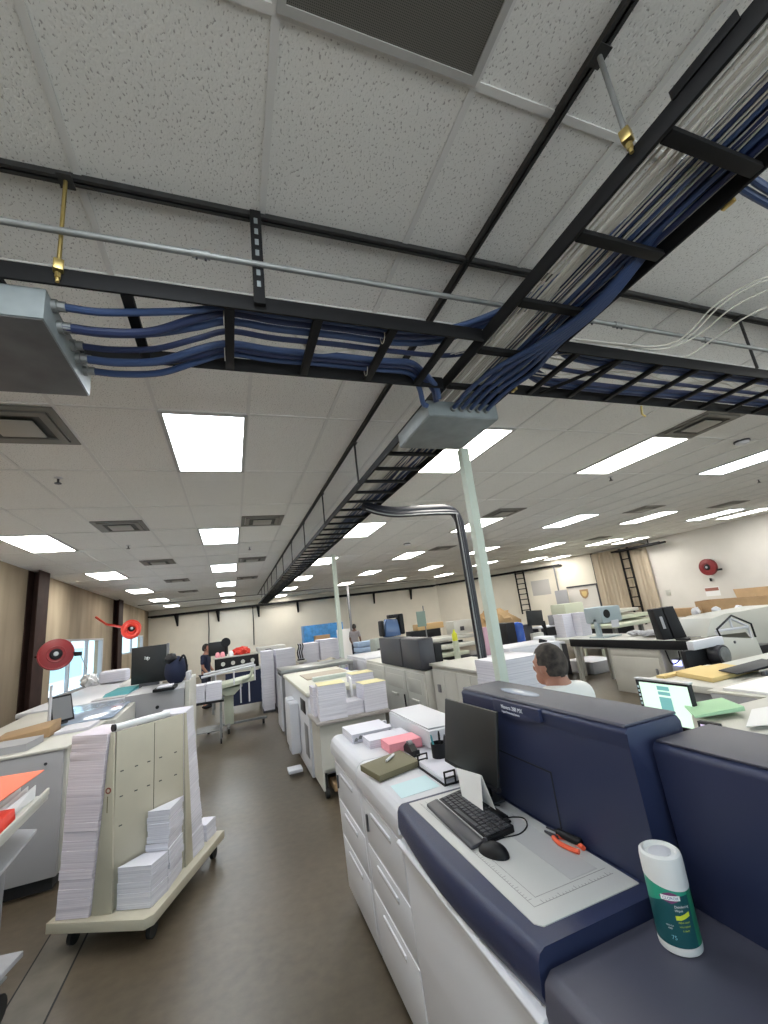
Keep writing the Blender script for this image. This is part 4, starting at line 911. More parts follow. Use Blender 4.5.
part(t, 'top_flap', MB().ball((-.93, 7.82, 1.58), (.10, .12, .09), 2, lambda q: q * (1 + .3 * noise.noise(q * 3))), M_blk)
part(t, 'strap', MB().tube(smooth_path([(-.80, 7.72, 1.54), (-.74, 7.68, 1.62), (-.70, 7.7, 1.5), (-.69, 7.72, 1.3)], 5), .016, 8), M_blk)
solo('tissue_box', 'white tissue box at the right end of the grey cabinet top', 'box', B(-.655, -.602, 7.1, 7.4, 1.2805, 1.40, .01), M_white)
solo('paper_heap', 'heap of crumpled white paper before the black display', 'paper', MB().ball((-1.68, 9.1, 1.192), (.22, .14, .10), 3, lambda q: Vector((q.x, q.y, max(q.z, -.25))) * (1 + .25 * noise.noise(q * 4))), M_sheet)
solo('paper_heap', 'white paper bundle wrapped in plastic near the wall column', 'paper', MB().box(-2.55, -2.05, 10.4, 10.75, 1.18, 1.42, .05, 3), M_paper)
solo('plastic_bag', 'crumpled white plastic bag beside the paper bundle near the wall', 'bag', MB().ball((-2.75, 10.6, 1.27), (.15, .15, .13), 3, lambda q: q * (1 + .45 * noise.noise(q * 3))), M_sheet)

# wall columns
for y, l, w in ((9.80, 'rust brown steel column on the concrete wall, nearest one', .25), (16.9, 'rust brown steel column on the concrete wall, farther one beyond the window', .30)):
    x = lw(y); t = th('wall_column', l, 'column', (x + .12, y, 0))
    part(t, 'flange', B(x + .16, x + .18, y - w, y + w, .0, CZ - .01), M_rust); part(t, 'flange', B(x + .002, x + .02, y - w, y + w, .0, CZ - .01), M_rust)
    part(t, 'web', B(x + .021, x + .159, y - .012, y + .012, 0, CZ - .01), M_rust)
    part(t, 'base_plate', B(x + .002, x + .3, y - w - .05, y + w + .05, 0, .02), M_rust)
# red hose reels
def reel(name, label, c, ax, R, m, arm=None, plate=.05):
    c = Vector(c); ax = Vector(ax).normalized(); t = th(name, label, 'hose reel', c)
    part(t, 'disc', MB().tube([c - ax * plate, c - ax * (plate - .01), c - ax * .0], [R * .90, R, R], 36), m)
    part(t, 'disc', MB().tube([c + ax * .02, c + ax * plate, c + ax * (plate + .01)], [R, R, R * .9], 36), m)
    part(t, 'hub', MB().tube([c + ax * (plate + .04), c + ax * (plate + .011)], [R * .26, R * .36], 24), M_blk)
    part(t, 'hub_cap', MB().tube([c + ax * (plate + .055), c + ax * (plate + .041)], [R * .12, R * .15], 16), M_alum)
    part(t, 'rim', MB().torus(c + ax * plate, R * .95, R * .06, ax, 40, 8), m); part(t, 'groove', MB().torus(c + ax * (plate + .012), R * .5, R * .04, ax, 32, 8), m)
    part(t, 'hose', MB().tube([c + ax * .001, c + ax * .019], [R * .93, R * .93], 30), M_blk)
    return t
RX = (-2.62, 8.3, 1.86)
t = reel('hose_reel', 'large dark red hose reel on an arm in front of the left wall window', RX, (.28, -.95, .12), .235, M_red)
part(t, 'arm', MB().tube([(-3.30, 9.5, 1.86), (-2.9, 8.7, 1.86), (-2.62, 8.40, 1.86)], .022, 8), M_rust)
part(t, 'hose_guide', MB().hexa([(-2.36, 8.24, 1.80), (-2.27, 8.24, 1.80), (-2.27, 8.3, 1.80), (-2.36, 8.3, 1.80), (-2.38, 8.24, 1.87), (-2.27, 8.24, 1.86), (-2.27, 8.3, 1.86), (-2.38, 8.3, 1.87)], .005), M_blk)
part(t, 'chain', MB().tube([(-2.28, 8.27, 1.80), (-2.22, 8.27, 1.66), (-2.19, 8.27, 1.58)], .007, 6), M_galv)
t = reel('hose_reel', 'bright red hose reel wound with red hose beyond the first wall window', (-2.42, 12.6, 2.28), (.3, -.9, .1), .22, M_redb)
part(t, 'arm', MB().tube([(-3.6, 14.2, 2.75), (-3.2, 13.6, 2.5), (-2.42, 12.68, 2.28)], .03, 8), M_redb)
part(t, 'red_hose', MB().torus((-2.40, 12.5, 2.24), .16, .06, (.3, -.9, .1), 24, 8), M_redb)
t = reel('hose_reel', 'red hose reel mounted high on the pale right hand wall', (14.33, 9.3, 2.17), (-1, 0, 0), .26, M_red)
part(t, 'bracket', B(14.36, 14.497, 9.2, 9.4, 2.02, 2.32, .005), M_red)
part(t, 'hose_guide', B(14.25, 14.32, 8.90, 9.02, 2.02, 2.08, .004), M_blk)
solo('hose_nozzle', 'small dark nozzle hanging on the wall under the right hose reel', 'nozzle', MB().cyl((14.45, 9.42, 1.82), (14.45, 9.42, 1.72), .03, n=10), M_blk)
for y, z, l in ((9.5, 1.40, 'small white and brown notice on the right wall below the hose reel'),):
    t = th('wall_notice', l, 'sign', (14.49, y, z)); part(t, 'plate', B(14.488, 14.497, y - .22, y + .22, z - .14, z + .14), M_sheet)
    part(t, 'brown_band', B(14.485, 14.4875, y - .21, y + .21, z + .02, z + .12), mat('brown_print', (.30, .12, .09), .7))
t = th('utility_box', 'small beige box on the right wall beside the curtain', 'box', (14.45, 11.0, 1.45)); part(t, 'cover', B(14.46, 14.497, 10.9, 11.05, 1.40, 1.60, .006), M_off)

# --- floor-level white paper table with two stacks, feeder frame machine
t = th('steel_table', 'small wheeled steel table holding two white paper stacks beyond the cart', 'table', (-.47, 9.0, 0))
part(t, 'tabletop', B(-.78, -.18, 8.72, 9.32, .70, .735, .006), M_blk)
for x, y in ((-.72, 8.78), (-.24, 8.78), (-.72, 9.26), (-.24, 9.26)):
    l_ = part(t, 'leg', B(x - .015, x + .015, y - .015, y + .015, .09, .70), M_galv)
    part(l_, 'caster', MB().cyl((x - .012, y, .045), (x + .012, y, .045), .042, n=16), M_rub)
part(t, 'lower_shelf', B(-.74, -.22, 8.76, 9.28, .22, .235), M_galv)
ream('paper_stack', 'left one of the two white paper stacks on the small steel table', -.755, -.50, 8.78, 9.20, .7355, 1.02)
ream('paper_stack', 'right one of the two white paper stacks on the small steel table', -.485, -.22, 8.78, 9.20, .7355, 1.03)
t = th('folding_machine', 'pale green folding machine on a wheeled pedestal left of the aisle', 'machine', (-.1, 9.9, 0))
M_pg = mat('pale_sage_enamel', (.50, .53, .42), .45)
part(t, 'pedestal', B(-.20, -.02, 9.75, 10.0, .12, .75, .01), M_pg)
part(t, 'neck', MB().prism([(-.32, .82), (.16, .82), (.0, .68), (-.2, .68)], 'y', 9.6, 10.1, .005), M_pg)
part(t, 'bed', MB().hexa([(-.34, 9.5, .82), (.40, 9.5, .90), (.40, 10.2, .90), (-.34, 10.2, .82), (-.34, 9.5, .90), (.40, 9.5, .98), (.40, 10.2, .98), (-.34, 10.2, .90)], .008), M_pg)
part(t, 'side_rail', MB().tube([(-.60, 9.5, 1.10), (.42, 9.5, 1.19)], .022, 8), M_white); part(t, 'side_rail', MB().tube([(-.60, 10.2, 1.10), (.42, 10.2, 1.19)], .022, 8), M_white)
for x in (-.34, .0, .40): part(t, 'riser', MB().tube([(x, 9.5, .86 + .1 * x), (x, 9.5, 1.14 + .08 * x)], .014, 8), M_white)
part(t, 'curved_guide', MB().tube(smooth_path([(.36, 9.48, 1.15), (.34, 9.48, 1.05), (.28, 9.48, .98), (.15, 9.48, .95)], 5), .03, 8), M_pg)
for x in (.12, .28): part(t, 'side_arm', MB().tube([(x, 9.48, .88), (x, 9.48, .52)], .014, 8), M_white)
part(t, 'foot_bar', B(-.55, .62, 9.80, 9.86, .10, .14, .004), M_galv); part(t, 'foot_bar', B(-.15, -.09, 9.4, 10.4, .10, .14, .004), M_galv)
for x, y in ((-.5, 9.83), (.55, 9.83), (-.12, 9.45), (-.12, 10.35)): part(t, 'caster', MB().cyl((x - .02, y, .05), (x + .02, y, .05), .048, n=16), M_rub)
t = th('work_table', 'table covered by a navy cloth crowded with small machines at the far left end', 'table', (0, 12.4, 0))
part(t, 'tabletop', B(-.55, .72, 12.0, 12.9, .92, .97, .004), M_off); part(t, 'cloth', B(-.20, .66, 11.98, 11.999, .12, .90), M_navyc)
for x, y in ((-.5, 12.05), (.67, 12.05), (-.5, 12.85), (.67, 12.85)): part(t, 'leg', B(x - .025, x + .025, y - .025, y + .025, 0, .92), M_galv)
t = th('switch_rack', 'low black rack with a row of round white knobs on the far table', 'rack', (.05, 12.3, .97))
part(t, 'case', B(-.45, .62, 12.1, 12.5, .971, 1.28, .006), M_blk); part(t, 'top', B(-.48, .70, 12.08, 12.52, 1.281, 1.31, .004), M_off)
for i in range(4): part(t, 'knob', MB().cyl((-.25 + .24 * i, 12.10, 1.14), (-.25 + .24 * i, 12.07, 1.14), .05, n=14), M_off)
solo('red_tool_heap', 'pile of red tools and parts on the far left table', 'tools', MB().ball((.20, 12.3, 1.38), (.22, .16, .12), 3, lambda q: Vector((q.x, q.y, max(q.z, -.55))) * (1 + .5 * noise.noise(q * 3))), M_redb)
solo('black_monitor', 'black monitor back on the far left table under the wall wire', 'monitor', MB().box(-.62, -.13, 12.65, 12.70, 1.35, 1.70, .01).box(-.42, -.34, 12.66, 12.72, .971, 1.35, .004), M_scr)
solo('desk_fan', 'small black round desk fan in front of the far monitor', 'fan', MB().cyl((-.18, 12.56, 1.66), (-.18, 12.46, 1.66), .12, n=24).cyl((-.18, 12.52, 1.311), (-.18, 12.52, 1.54), .02, n=10), M_blk)
for i, (x, m, l) in enumerate([(-.38, M_pink, 'pink plush item'), (-.05, M_sheet, 'small white cup'), (-.26, M_pink, 'pale pink box')]):
    solo('small_item', l + ' on the rack of the far left table', 'item', MB().lathe((x, 12.2, 1.3105), [(.05, 0), (.06, .05), (.045, .11), (.02, .13)], 16), m)
t = th('white_printer', 'white boxy printer right of the red tools at the far end of the aisle', 'printer', (.95, 12.6, 0))
part(t, 'body', B(.74, 1.3, 12.1, 13.0, .0, 1.32, .02), M_white); part(t, 'top_cover', B(.60, 1.32, 12.08, 13.0, 1.321, 1.42, .01), M_off)
part(t, 'badge', B(.80, .95, 12.072, 12.079, 1.35, 1.37), M_dgrey)

# ================================================================== CENTRE ROW
t = th('delivery_table', 'grey topped delivery table end holding white and cream paper stacks', 'table', (1.3, 5.3, 0))
part(t, 'tabletop', MB().hexa([(.84, 5.05, .765), (1.70, 5.05, .765), (1.75, 5.68, .765), (.84, 5.68, .765), (.84, 5.05, .795), (1.70, 5.05, .795), (1.75, 5.68, .795), (.84, 5.68, .795)], .004), mat('warm_grey_laminate', (.36, .33, .31), .4))
part(t, 'front_panel', B(.90, 1.66, 5.12, 5.16, .30, .764), M_off); part(t, 'side_panel', B(.88, .90, 5.12, 5.66, .10, .764), M_off)
part(t, 'lower_shelf', B(.90, 1.66, 5.16, 5.66, .26, .29), M_off)
for x in (.93, 1.62): part(t, 'caster', MB().cyl((x - .02, 5.2, .055), (x + .02, 5.2, .055), .05, n=14).box(x - .012, x + .012, 5.19, 5.21, .05, .29), M_rub)
part(t, 'wooden_block', B(1.0, 1.3, 5.14, 5.4, .06, .14, .01), M_card)
ream('paper_stack', 'tall white paper stack with cream top on the left of the delivery table', .90, 1.21, 5.08, 5.40, .7955, 1.165, lid=M_yel, rz=-.08)
ream('paper_stack', 'white loose sheets standing behind the tall cream topped stack', .88, .92, 5.42, 5.66, .7955, 1.12)
ream('paper_stack', 'tall white paper stack with cream top on the right of the delivery table', 1.42, 1.70, 5.12, 5.42, .7955, 1.10, lid=M_yel, rz=.05)
ream('paper_stack', 'short white paper stack between the two cream topped stacks', 1.20, 1.41, 5.15, 5.44, .7955, .935, rz=.06)
ream('paper_stack', 'white paper stack with cream top standing behind the right one', 1.46, 1.76, 5.75, 6.05, .7955, 1.15, lid=M_yel)
solo('paper_sheet', 'white sheets standing upright between the cream topped stacks', 'paper', MB().hexa([(1.30, 5.46, .7955), (1.33, 5.46, .7955), (1.35, 5.66, .7955), (1.32, 5.66, .7955), (1.26, 5.46, 1.10), (1.29, 5.46, 1.10), (1.32, 5.66, 1.12), (1.29, 5.66, 1.12)]).hexa([(1.38, 5.46, .7955), (1.40, 5.46, .7955), (1.42, 5.66, .7955), (1.40, 5.66, .7955), (1.36, 5.46, 1.14), (1.38, 5.46, 1.14), (1.41, 5.66, 1.15), (1.39, 5.66, 1.15)]), M_sheet)
t = th('finishing_machine', 'long off-white finishing machine with open deck behind the delivery table', 'machine', (1.4, 7.0, 0))
part(t, 'body', B(.86, 1.80, 5.74, 8.3, .06, .98, .01), M_white)
part(t, 'top', B(.84, 1.84, 5.70, 8.34, .981, 1.035, .012), mat('cream_enamel', (.66, .65, .56), .45))
part(t, 'display_slot', B(.852, .859, 5.95, 6.35, .74, .90, .003), M_blk)
part(t, 'vent_slot', B(.852, .859, 5.85, 6.1, .25, .62, .003), M_mgrey)
part(t, 'side_box', B(.72, .858, 6.55, 6.85, .15, .80, .02), M_white); part(t, 'side_box', B(.74, .858, 7.0, 7.3, .15, .80, .02), M_white)
part(t, 'pedal', B(.62, .80, 6.1, 6.3, .05, .09, .01), M_white)
part(t, 'well', B(1.05, 1.75, 6.9, 7.7, 1.036, 1.05, .004), mat('tan_well', (.42, .36, .28), .6)); part(t, 'glass_rail', B(1.10, 1.80, 6.6, 6.75, 1.036, 1.09, .004), mat('pale_green_plastic', (.55, .62, .58), .3))
t = th('steel_frame_table', 'grey steel topped stand between the finishing machine and the tall white stacks', 'table', (1.3, 8.9, 0))
part(t, 'top', B(.82, 2.2, 8.45, 9.3, 1.03, 1.09, .006), mat('brushed_grey', (.30, .31, .30), .3, .4))
part(t, 'front_post', B(.83, .90, 8.46, 8.54, 0, 1.03), M_mgrey); part(t, 'rear_post', B(.83, .90, 9.2, 9.28, 0, 1.03), M_mgrey)
part(t, 'right_post', B(2.12, 2.19, 8.46, 8.54, 0, 1.03), M_mgrey); part(t, 'panel', B(.80, .829, 8.5, 9.25, .06, .98), M_white)
for i, (x0, x1, y0, y1, z1, l) in enumerate([(.64, .88, 10.95, 11.7, 1.36, 'leftmost'), (.95, 1.40, 10.8, 11.5, 1.36, 'second from left'), (1.56, 1.98, 10.8, 11.4, 1.42, 'third, behind the black clips'), (2.0, 2.45, 10.7, 11.4, 1.46, 'rightmost, by the pale pole')]):
    ream('paper_stack', 'very tall white paper stack at aisle end, ' + l, x0, x1, y0, y1, .05, z1)
    solo('pallet', 'low dark pallet under the tall white stack at aisle end, ' + l.split(',')[0], 'pallet', B(x0 - .02, x1 + .02, y0, y1, 0, .049, .004), M_dgrey)
for i in range(3):
    x = 1.45 + .05 * i
    solo('clamp', 'black spring clamp between the tall white stacks, ' + ['left', 'middle', 'right'][i] + ' one', 'clamp', MB().tube(smooth_path([(x, 10.6, 1.0911 + .02), (x - .02, 10.6, 1.25), (x + .02, 10.62, 1.38), (x + .0, 10.62, 1.45)], 5), .016, 8).box(x - .03, x + .03, 10.56, 10.64, 1.07, 1.10), M_blk)
t = th('small_table', 'narrow off-white stand carrying the black clamps', 'table', (1.5, 10.6, 0)); part(t, 'top', B(1.40, 1.62, 10.5, 10.72, 1.03, 1.069, .004), M_off); part(t, 'leg', B(1.47, 1.55, 10.57, 10.65, 0, 1.03), M_off)

# --- second navy press behind
t = th('printing_press', 'second press further back with two dark upright housings over white lower doors', 'printing press', (2.5, 5.9, 0))
part(t, 'cabinet', B(2.32, 3.05, 5.32, 7.95, .10, 1.10, .006), M_off); part(t, 'plinth', B(2.38, 3.0, 5.4, 7.9, .0, .10), M_seam)
for y0, y1 in ((5.34, 5.98), (6.0, 6.90), (6.92, 7.9)):
    d = part(t, 'door', B(2.30, 2.319, y0, y1, .15, 1.06, .004), M_off); part(d, 'handle', B(2.27, 2.299, (y0 + y1) / 2 - .12, (y0 + y1) / 2 + .12, .68, .72, .006), M_off)
    part(d, 'door_panel', B(2.294, 2.2995, y0 + .1, y1 - .1, .80, .98, .003), M_off)
part(t, 'upper_housing', B(2.28, 2.50, 5.32, 5.97, 1.11, 1.50, .015), M_dgrey); part(t, 'upper_housing', B(2.28, 2.50, 6.0, 6.95, 1.11, 1.51, .015), M_dgrey)
part(t, 'top_panel', B(2.29, 2.49, 5.33, 5.96, 1.501, 1.508, .002), M_dgrey)
part(t, 'rear_cover', B(2.51, 2.62, 5.34, 6.9, 1.11, 1.42, .01), M_blk)
for i, y in enumerate((6.0, 6.92)):
    solo('black_cable', 'black cable hanging down the doors of the second press, ' + ['nearer', 'farther'][i] + ' one', 'cable', MB().tube(smooth_path([(2.262, y, .75), (2.258, y - .02, .5), (2.255, y + .08, .36), (2.25, y + .16, .28)], 5), .012, 8), M_blk)
t = th('storage_cabinet', 'long off-white storage cabinet with latched doors beside the second press', 'cabinet', (2.6, 4.6, 0))
part(t, 'body', B(2.42, 3.0, 4.00, 5.29, .06, 1.16, .006), M_off); part(t, 'top', B(2.38, 3.02, 3.98, 5.295, 1.161, 1.19, .004), M_off); part(t, 'plinth', B(2.45, 2.95, 4.05, 5.25, 0, .06), M_seam)
for k in range(4):
    y0 = 4.02 + .315 * k; d = part(t, 'door', B(2.405, 2.419, y0, y0 + .305, .10, 1.12, .003), M_off)
    if k in (1, 3): part(d, 'latch', B(2.385, 2.404, y0 + .10, y0 + .17, .86, .95, .004), M_mgrey)
t = th('white_cabinet', 'white cabinet left of the second press in the distance', 'cabinet', (2.6, 8.6, 0))
part(t, 'body', B(2.32, 3.1, 8.0, 9.4, .06, 1.12, .006), M_white); part(t, 'plinth', B(2.4, 3.0, 8.1, 9.3, 0, .06), M_seam)
part(t, 'door', B(2.305, 2.319, 8.03, 8.7, .1, 1.08, .003), M_white); part(t, 'door', B(2.305, 2.319, 8.71, 9.37, .1, 1.08, .003), M_white)
t = th('blue_bin', 'royal blue plastic bin behind the cream topped paper stacks', 'bin', (2.3, 9.9, 0))
part(t, 'bin_body', MB().prism([(1.98, .3), (2.62, .3), (2.68, .78), (1.92, .78)], 'y', 9.6, 10.1, .02), M_royal); part(t, 'rim', B(1.90, 2.70, 9.58, 10.12, .781, .81, .008), M_royal); part(t, 'stand', B(2.0, 2.6, 9.65, 10.05, 0, .299), M_dgrey)
t = th('paper_bale', 'tan kraft wrapped bale with a torn top behind the thin pale pole', 'bale', (2.05, 10.3, 0))
part(t, 'wrap', MB().prism([(1.85, .0), (2.25, .0), (2.30, .98), (2.18, 1.06), (2.02, .99), (1.86, 1.03)], 'y', 10.15, 10.5, .02), mat('pale_kraft', (.45, .40, .32), .8))
t = th('stacked_trays', 'stack of pale blue plastic trays beside the far standing person', 'trays', (4.0, 14.0, 0))
for i in range(5): part(t, 'tray', B(3.75, 4.35, 13.6, 14.2, .3 + .17 * i, .45 + .17 * i, .02), mat('blue_tray', (.34, .46, .66), .5))
part(t, 'stand', B(3.8, 4.3, 13.65, 14.15, 0, .299), M_grey)
t = th('office_printer', 'grey green office printer behind the second press', 'printer', (3.9, 12.0, 0)); part(t, 'body', B(3.75, 4.25, 11.8, 12.3, .75, 1.25, .02), mat('grey_green', (.36, .40, .37), .5)); part(t, 'slot', B(3.8, 4.2, 11.79, 11.799, .95, .99), M_dgrey); part(t, 'stand', B(3.78, 4.22, 11.85, 12.25, 0, .749), M_off)
# blue wrapped pallet load + white sheets
t = th('wrapped_pallet', 'tall pallet load wrapped in bright blue film against the back wall', 'pallet load', (4.0, 20.4, 0))
part(t, 'load', B(3.1, 4.95, 20.3, 21.2, .13, 1.83, .03), M_bluef); part(t, 'pallet', B(3.1, 4.95, 20.35, 21.2, 0, .12), M_card)
solo('cardboard_box', 'brown cardboard box in front of the blue wrapped pallet', 'box', B(3.45, 4.1, 19.4, 19.9, .9, 1.35, .01), M_card)
solo('box_stand', 'low white crate under the brown cardboard box before the blue pallet', 'crate', B(3.4, 4.15, 19.35, 19.95, 0, .899, .01), M_off)
solo('white_board', 'tall white foam board leaning before the blue wrapped pallet', 'board', MB().hexa([(4.35, 18.9, .0), (5.0, 18.9, .0), (5.0, 18.95, .0), (4.35, 18.95, .0), (4.35, 19.1, 1.5), (5.0, 19.1, 1.5), (5.0, 19.15, 1.5), (4.35, 19.15, 1.5)]), M_sheet)
# back wall cable tray with brackets and drop wires
d = (Vector(PL[1]) - Vector(PL[0])).normalized()
def bw(s, off=0): p = Vector(PL[0]) + d * s; return (p.x + d.y * off, p.y - d.x * off)
t = th('wall_cable_tray', 'long black cable tray on brackets high along the back wall', 'cable tray', (*bw(7), 3.1))
LBW = (Vector(PL[1]) - Vector(PL[0])).length
for off in (.03, .30):
    a, b = bw(.1, off), bw(LBW - .1, off); part(t, 'side_rail', MB().tube([(a[0], a[1], 3.14), (b[0], b[1], 3.14)], .055, 4), M_black)
part(t, 'cable_run', MB().tube([(*bw(.2, .16), 3.12), (*bw(LBW - .2, .16), 3.12)], .05, 6), M_blk)
for k in range(1, 8):
    a, b, c_ = bw(2 * k - .6, .02), bw(2 * k - .6, .36), 0
    part(t, 'bracket', MB().hexa([(a[0] - .04, a[1] - .01, 2.55), (a[0] + .04, a[1] - .01, 2.55), (a[0] + .04, a[1] + .01, 2.55), (a[0] - .04, a[1] + .01, 2.55), (b[0] - .05, b[1], 3.08), (b[0] + .05, b[1], 3.08), (a[0] + .05, a[1] + .01, 3.08), (a[0] - .05, a[1] + .01, 3.08)]), M_black)
for s, l, z in ((2.9, 'thin dark wire dropping down the back wall above the far left table', 1.5), (5.1, 'dark cable dropping down the back wall at the end of the long tray', 1.2)):
    a = bw(s, .03); solo('wall_wire', l, 'wire', MB().tube([(a[0], a[1], 3.1), (a[0] + .02, a[1], 2.2), (a[0], a[1], z)], .022, 6), M_blk)

# ================================================================== RIGHT SIDE
def bwr(s, off):   # point on the back right wall segment
    a, b = Vector(PL[1]), Vector(PL[2]); dd = (b - a).normalized(); p = a.lerp(b, s); return (p.x + dd.y * off, p.y - dd.x * off), math.atan2(dd.y, dd.x)
def wbox(mb, s, hu, z0, z1, o0, o1):
    p, a = bwr(s, (o0 + o1) / 2); return mb.obox(p, a, hu, abs(o1 - o0) / 2, z0, z1)
# curtain on right wall
cm = MB(); n = 90; rows = []
for i in range(n + 1):
    y = 11.32 + 2.55 * i / n; rows.append((14.40 + .035 * sin(i * .9) + .02 * sin(i * 2.1), y))
back = [(x + .012, y) for x, y in rows]
V = [[cm.bm.verts.new((x, y, z)) for z in (.95, 3.36)] for x, y in rows]; W = [[cm.bm.verts.new((x, y, z)) for z in (.95, 3.36)] for x, y in back]
for i in range(n):
    cm.bm.faces.new((V[i][0], V[i + 1][0], V[i + 1][1], V[i][1])); cm.bm.faces.new((W[i][0], W[i][1], W[i + 1][1], W[i + 1][0]))
    for k in (0, 1): cm.bm.faces.new((V[i][k], V[i + 1][k], W[i + 1][k], W[i][k]))
for i in (0, n): cm.bm.faces.new((V[i][0], V[i][1], W[i][1], W[i][0]))
solo('curtain', 'tall pleated tan curtain hanging on the right wall behind the cable ladder', 'curtain', cm, M_curt)
solo('curtain_rail', 'dark rail at the left edge of the tan curtain', 'rail', B(14.40, 14.49, 13.88, 13.93, .9, 3.40), M_dgrey)
t = th('cable_ladder', 'black ladder rack running down the wall in front of the curtain', 'ladder rack', (14.28, 12.15, .6))
for y in (11.98, 12.34): part(t, 'side_rail', B(14.24, 14.30, y - .025, y + .025, .45, 3.33), M_black)
for k in range(8): part(t, 'rung', B(14.25, 14.29, 12.005, 12.315, .72 + .36 * k, .76 + .36 * k), M_black)
t = th('cable_tray', 'short black cable tray along the top of the right wall beside the curtain', 'cable tray', (14.1, 11.2, 3.2))
for x in (13.95, 14.25): part(t, 'side_rail', B(x - .02, x + .02, 10.4, 12.45, 3.19, 3.26), M_black)
for k in range(6): part(t, 'rung', B(13.97, 14.23, 10.55 + .35 * k, 10.60 + .35 * k, 3.19, 3.21), M_black)
part(t, 'hanger_rod', MB().cyl((14.05, 10.9, 3.26), (14.05, 10.9, CZ - .002), .02, n=8), M_black)
p, a = bwr(.60, .2)
t = th('cable_ladder', 'narrow black ladder rack running down the yellow lit back wall', 'ladder rack', (p[0], p[1], 1.2), a)
for x in (-.2, .2): part(t, 'side_rail', MB().box(x - .03, x + .03, -.02, .02, 0, 2.0), M_black, local=True)
for k in range(8): part(t, 'rung', MB().box(-.17, .17, -.02, .02, .15 + .24 * k, .19 + .24 * k), M_black, local=True)
mb = MB(); p0, a = bwr(.03, .18); p1, _ = bwr(.84, .18)
t = th('wall_cable_tray', 'black cable tray high on the back wall beside the curtain', 'cable tray', (p0[0], p0[1], 3.1))
for o in (.06, .36):
    q0, _ = bwr(.03, o); q1, _ = bwr(.84, o); part(t, 'side_rail', MB().tube([(*q0, 3.14), (*q1, 3.14)], .05, 4), M_black)
part(t, 'post', MB().tube([(*bwr(.80, .15)[0], 3.1), (*bwr(.80, .15)[0], 1.9)], .035, 6), M_mgrey)
t = th('notice_board', 'white notice board with a brown shield emblem near the curtain', 'board', (*bwr(.92, .05)[0], 1.3))
part(t, 'panel', wbox(MB(), .92, .60, 1.15, 2.10, .03, .06), M_wall_r); part(t, 'frame', wbox(wbox(MB(), .92, .64, 2.10, 2.16, .02, .09), .994, .03, 1.1, 2.10, .02, .09), M_dgrey)
q, a = bwr(.925, .065)
_dx = Vector((cos(a), sin(a), 0)); _n = Vector((sin(a), -cos(a), 0))
if _n.y > 0: _n = -_n
def shield(sc):
    pts = [(-.17, .19), (.17, .19), (.17, 0), (.10, -.14), (0, -.2), (-.10, -.14), (-.17, 0)]; mb = MB(); A = []; Bv = []
    for u_, z_ in pts:
        o_ = Vector((q[0], q[1], 1.78)) + _dx * u_ * sc; A.append(mb.bm.verts.new((o_.x, o_.y, o_.z + z_ * sc))); o2 = o_ + _n * (.012 + .01 * (1 - sc)); Bv.append(mb.bm.verts.new((o2.x, o2.y, o2.z + z_ * sc)))
    mb.bm.faces.new(A); mb.bm.faces.new(Bv[::-1])
    for i in range(7): mb.bm.faces.new((A[i], A[(i + 1) % 7], Bv[(i + 1) % 7], Bv[i]))
    return mb
e_ = part(t, 'emblem', shield(1.), M_card); part(e_, 'emblem_centre', shield(.6), M_kraft)
solo('whiteboard', 'grey panel leaning between the notice board and the yellow lit wall', 'board', wbox(MB(), .82, .26, 1.05, 2.05, .35, .40), M_grey)
solo('wall_notice', 'small grey notice sheet on the yellow lit back wall', 'sign', wbox(MB(), .70, .42, 1.95, 2.62, .005, .012), mat('notice_grey', (.48, .46, .44), .8))
# low shelving / conveyors under the curtain (pale green machine beds)
t = th('conveyor_machine', 'long pale bindery machine with stacked beds in front of the curtain', 'machine', (10.5, 10.5, 0))
for i, (z, y0, y1, x0, x1) in enumerate([(.95, 9.9, 12.2, 10.3, 12.2), (1.12, 10.2, 12.0, 10.6, 12.0), (.78, 9.4, 12.6, 10.0, 12.4)]):
    part(t, 'bed', B(x0, x1, y0, y1, z, z + .09, .01), [M_pg, M_off, M_pg][i])
part(t, 'feed_head', B(10.4, 11.2, 11.6, 12.3, 1.05, 1.55, .03), M_pg)
for x, y in ((10.2, 9.6), (12.2, 9.6), (10.2, 12.4), (12.2, 12.4), (11.2, 9.6)): part(t, 'leg', B(x - .05, x + .05, y - .05, y + .05, 0, .78), M_galv)
part(t, 'under_frame', B(10.2, 12.2, 9.65, 12.3, .3, .36), M_mgrey); part(t, 'drive_box', B(10.5, 11.4, 10.0, 11.0, .36, .77, .02), M_dgrey)
for i, (x, y, l) in enumerate([(9.2, 9.2, 'left'), (9.1, 8.3, 'right')]):
    t = th('machine_stand', 'cluttered steel machine stand seen under the black bench, ' + l + ' one', 'stand', (x, y, 0))
    part(t, 'frame', B(x, x + .8, y, y + .7, .34, .40), M_mgrey); part(t, 'motor', MB().cyl((x + .2, y + .3, .52), (x + .6, y + .3, .52), .12, n=18), M_dgrey)
    for dx, dy in ((.04, .04), (.76, .04), (.04, .66), (.76, .66)): part(t, 'leg', B(x + dx - .025, x + dx + .025, y + dy - .025, y + dy + .025, 0, .34), M_pg)
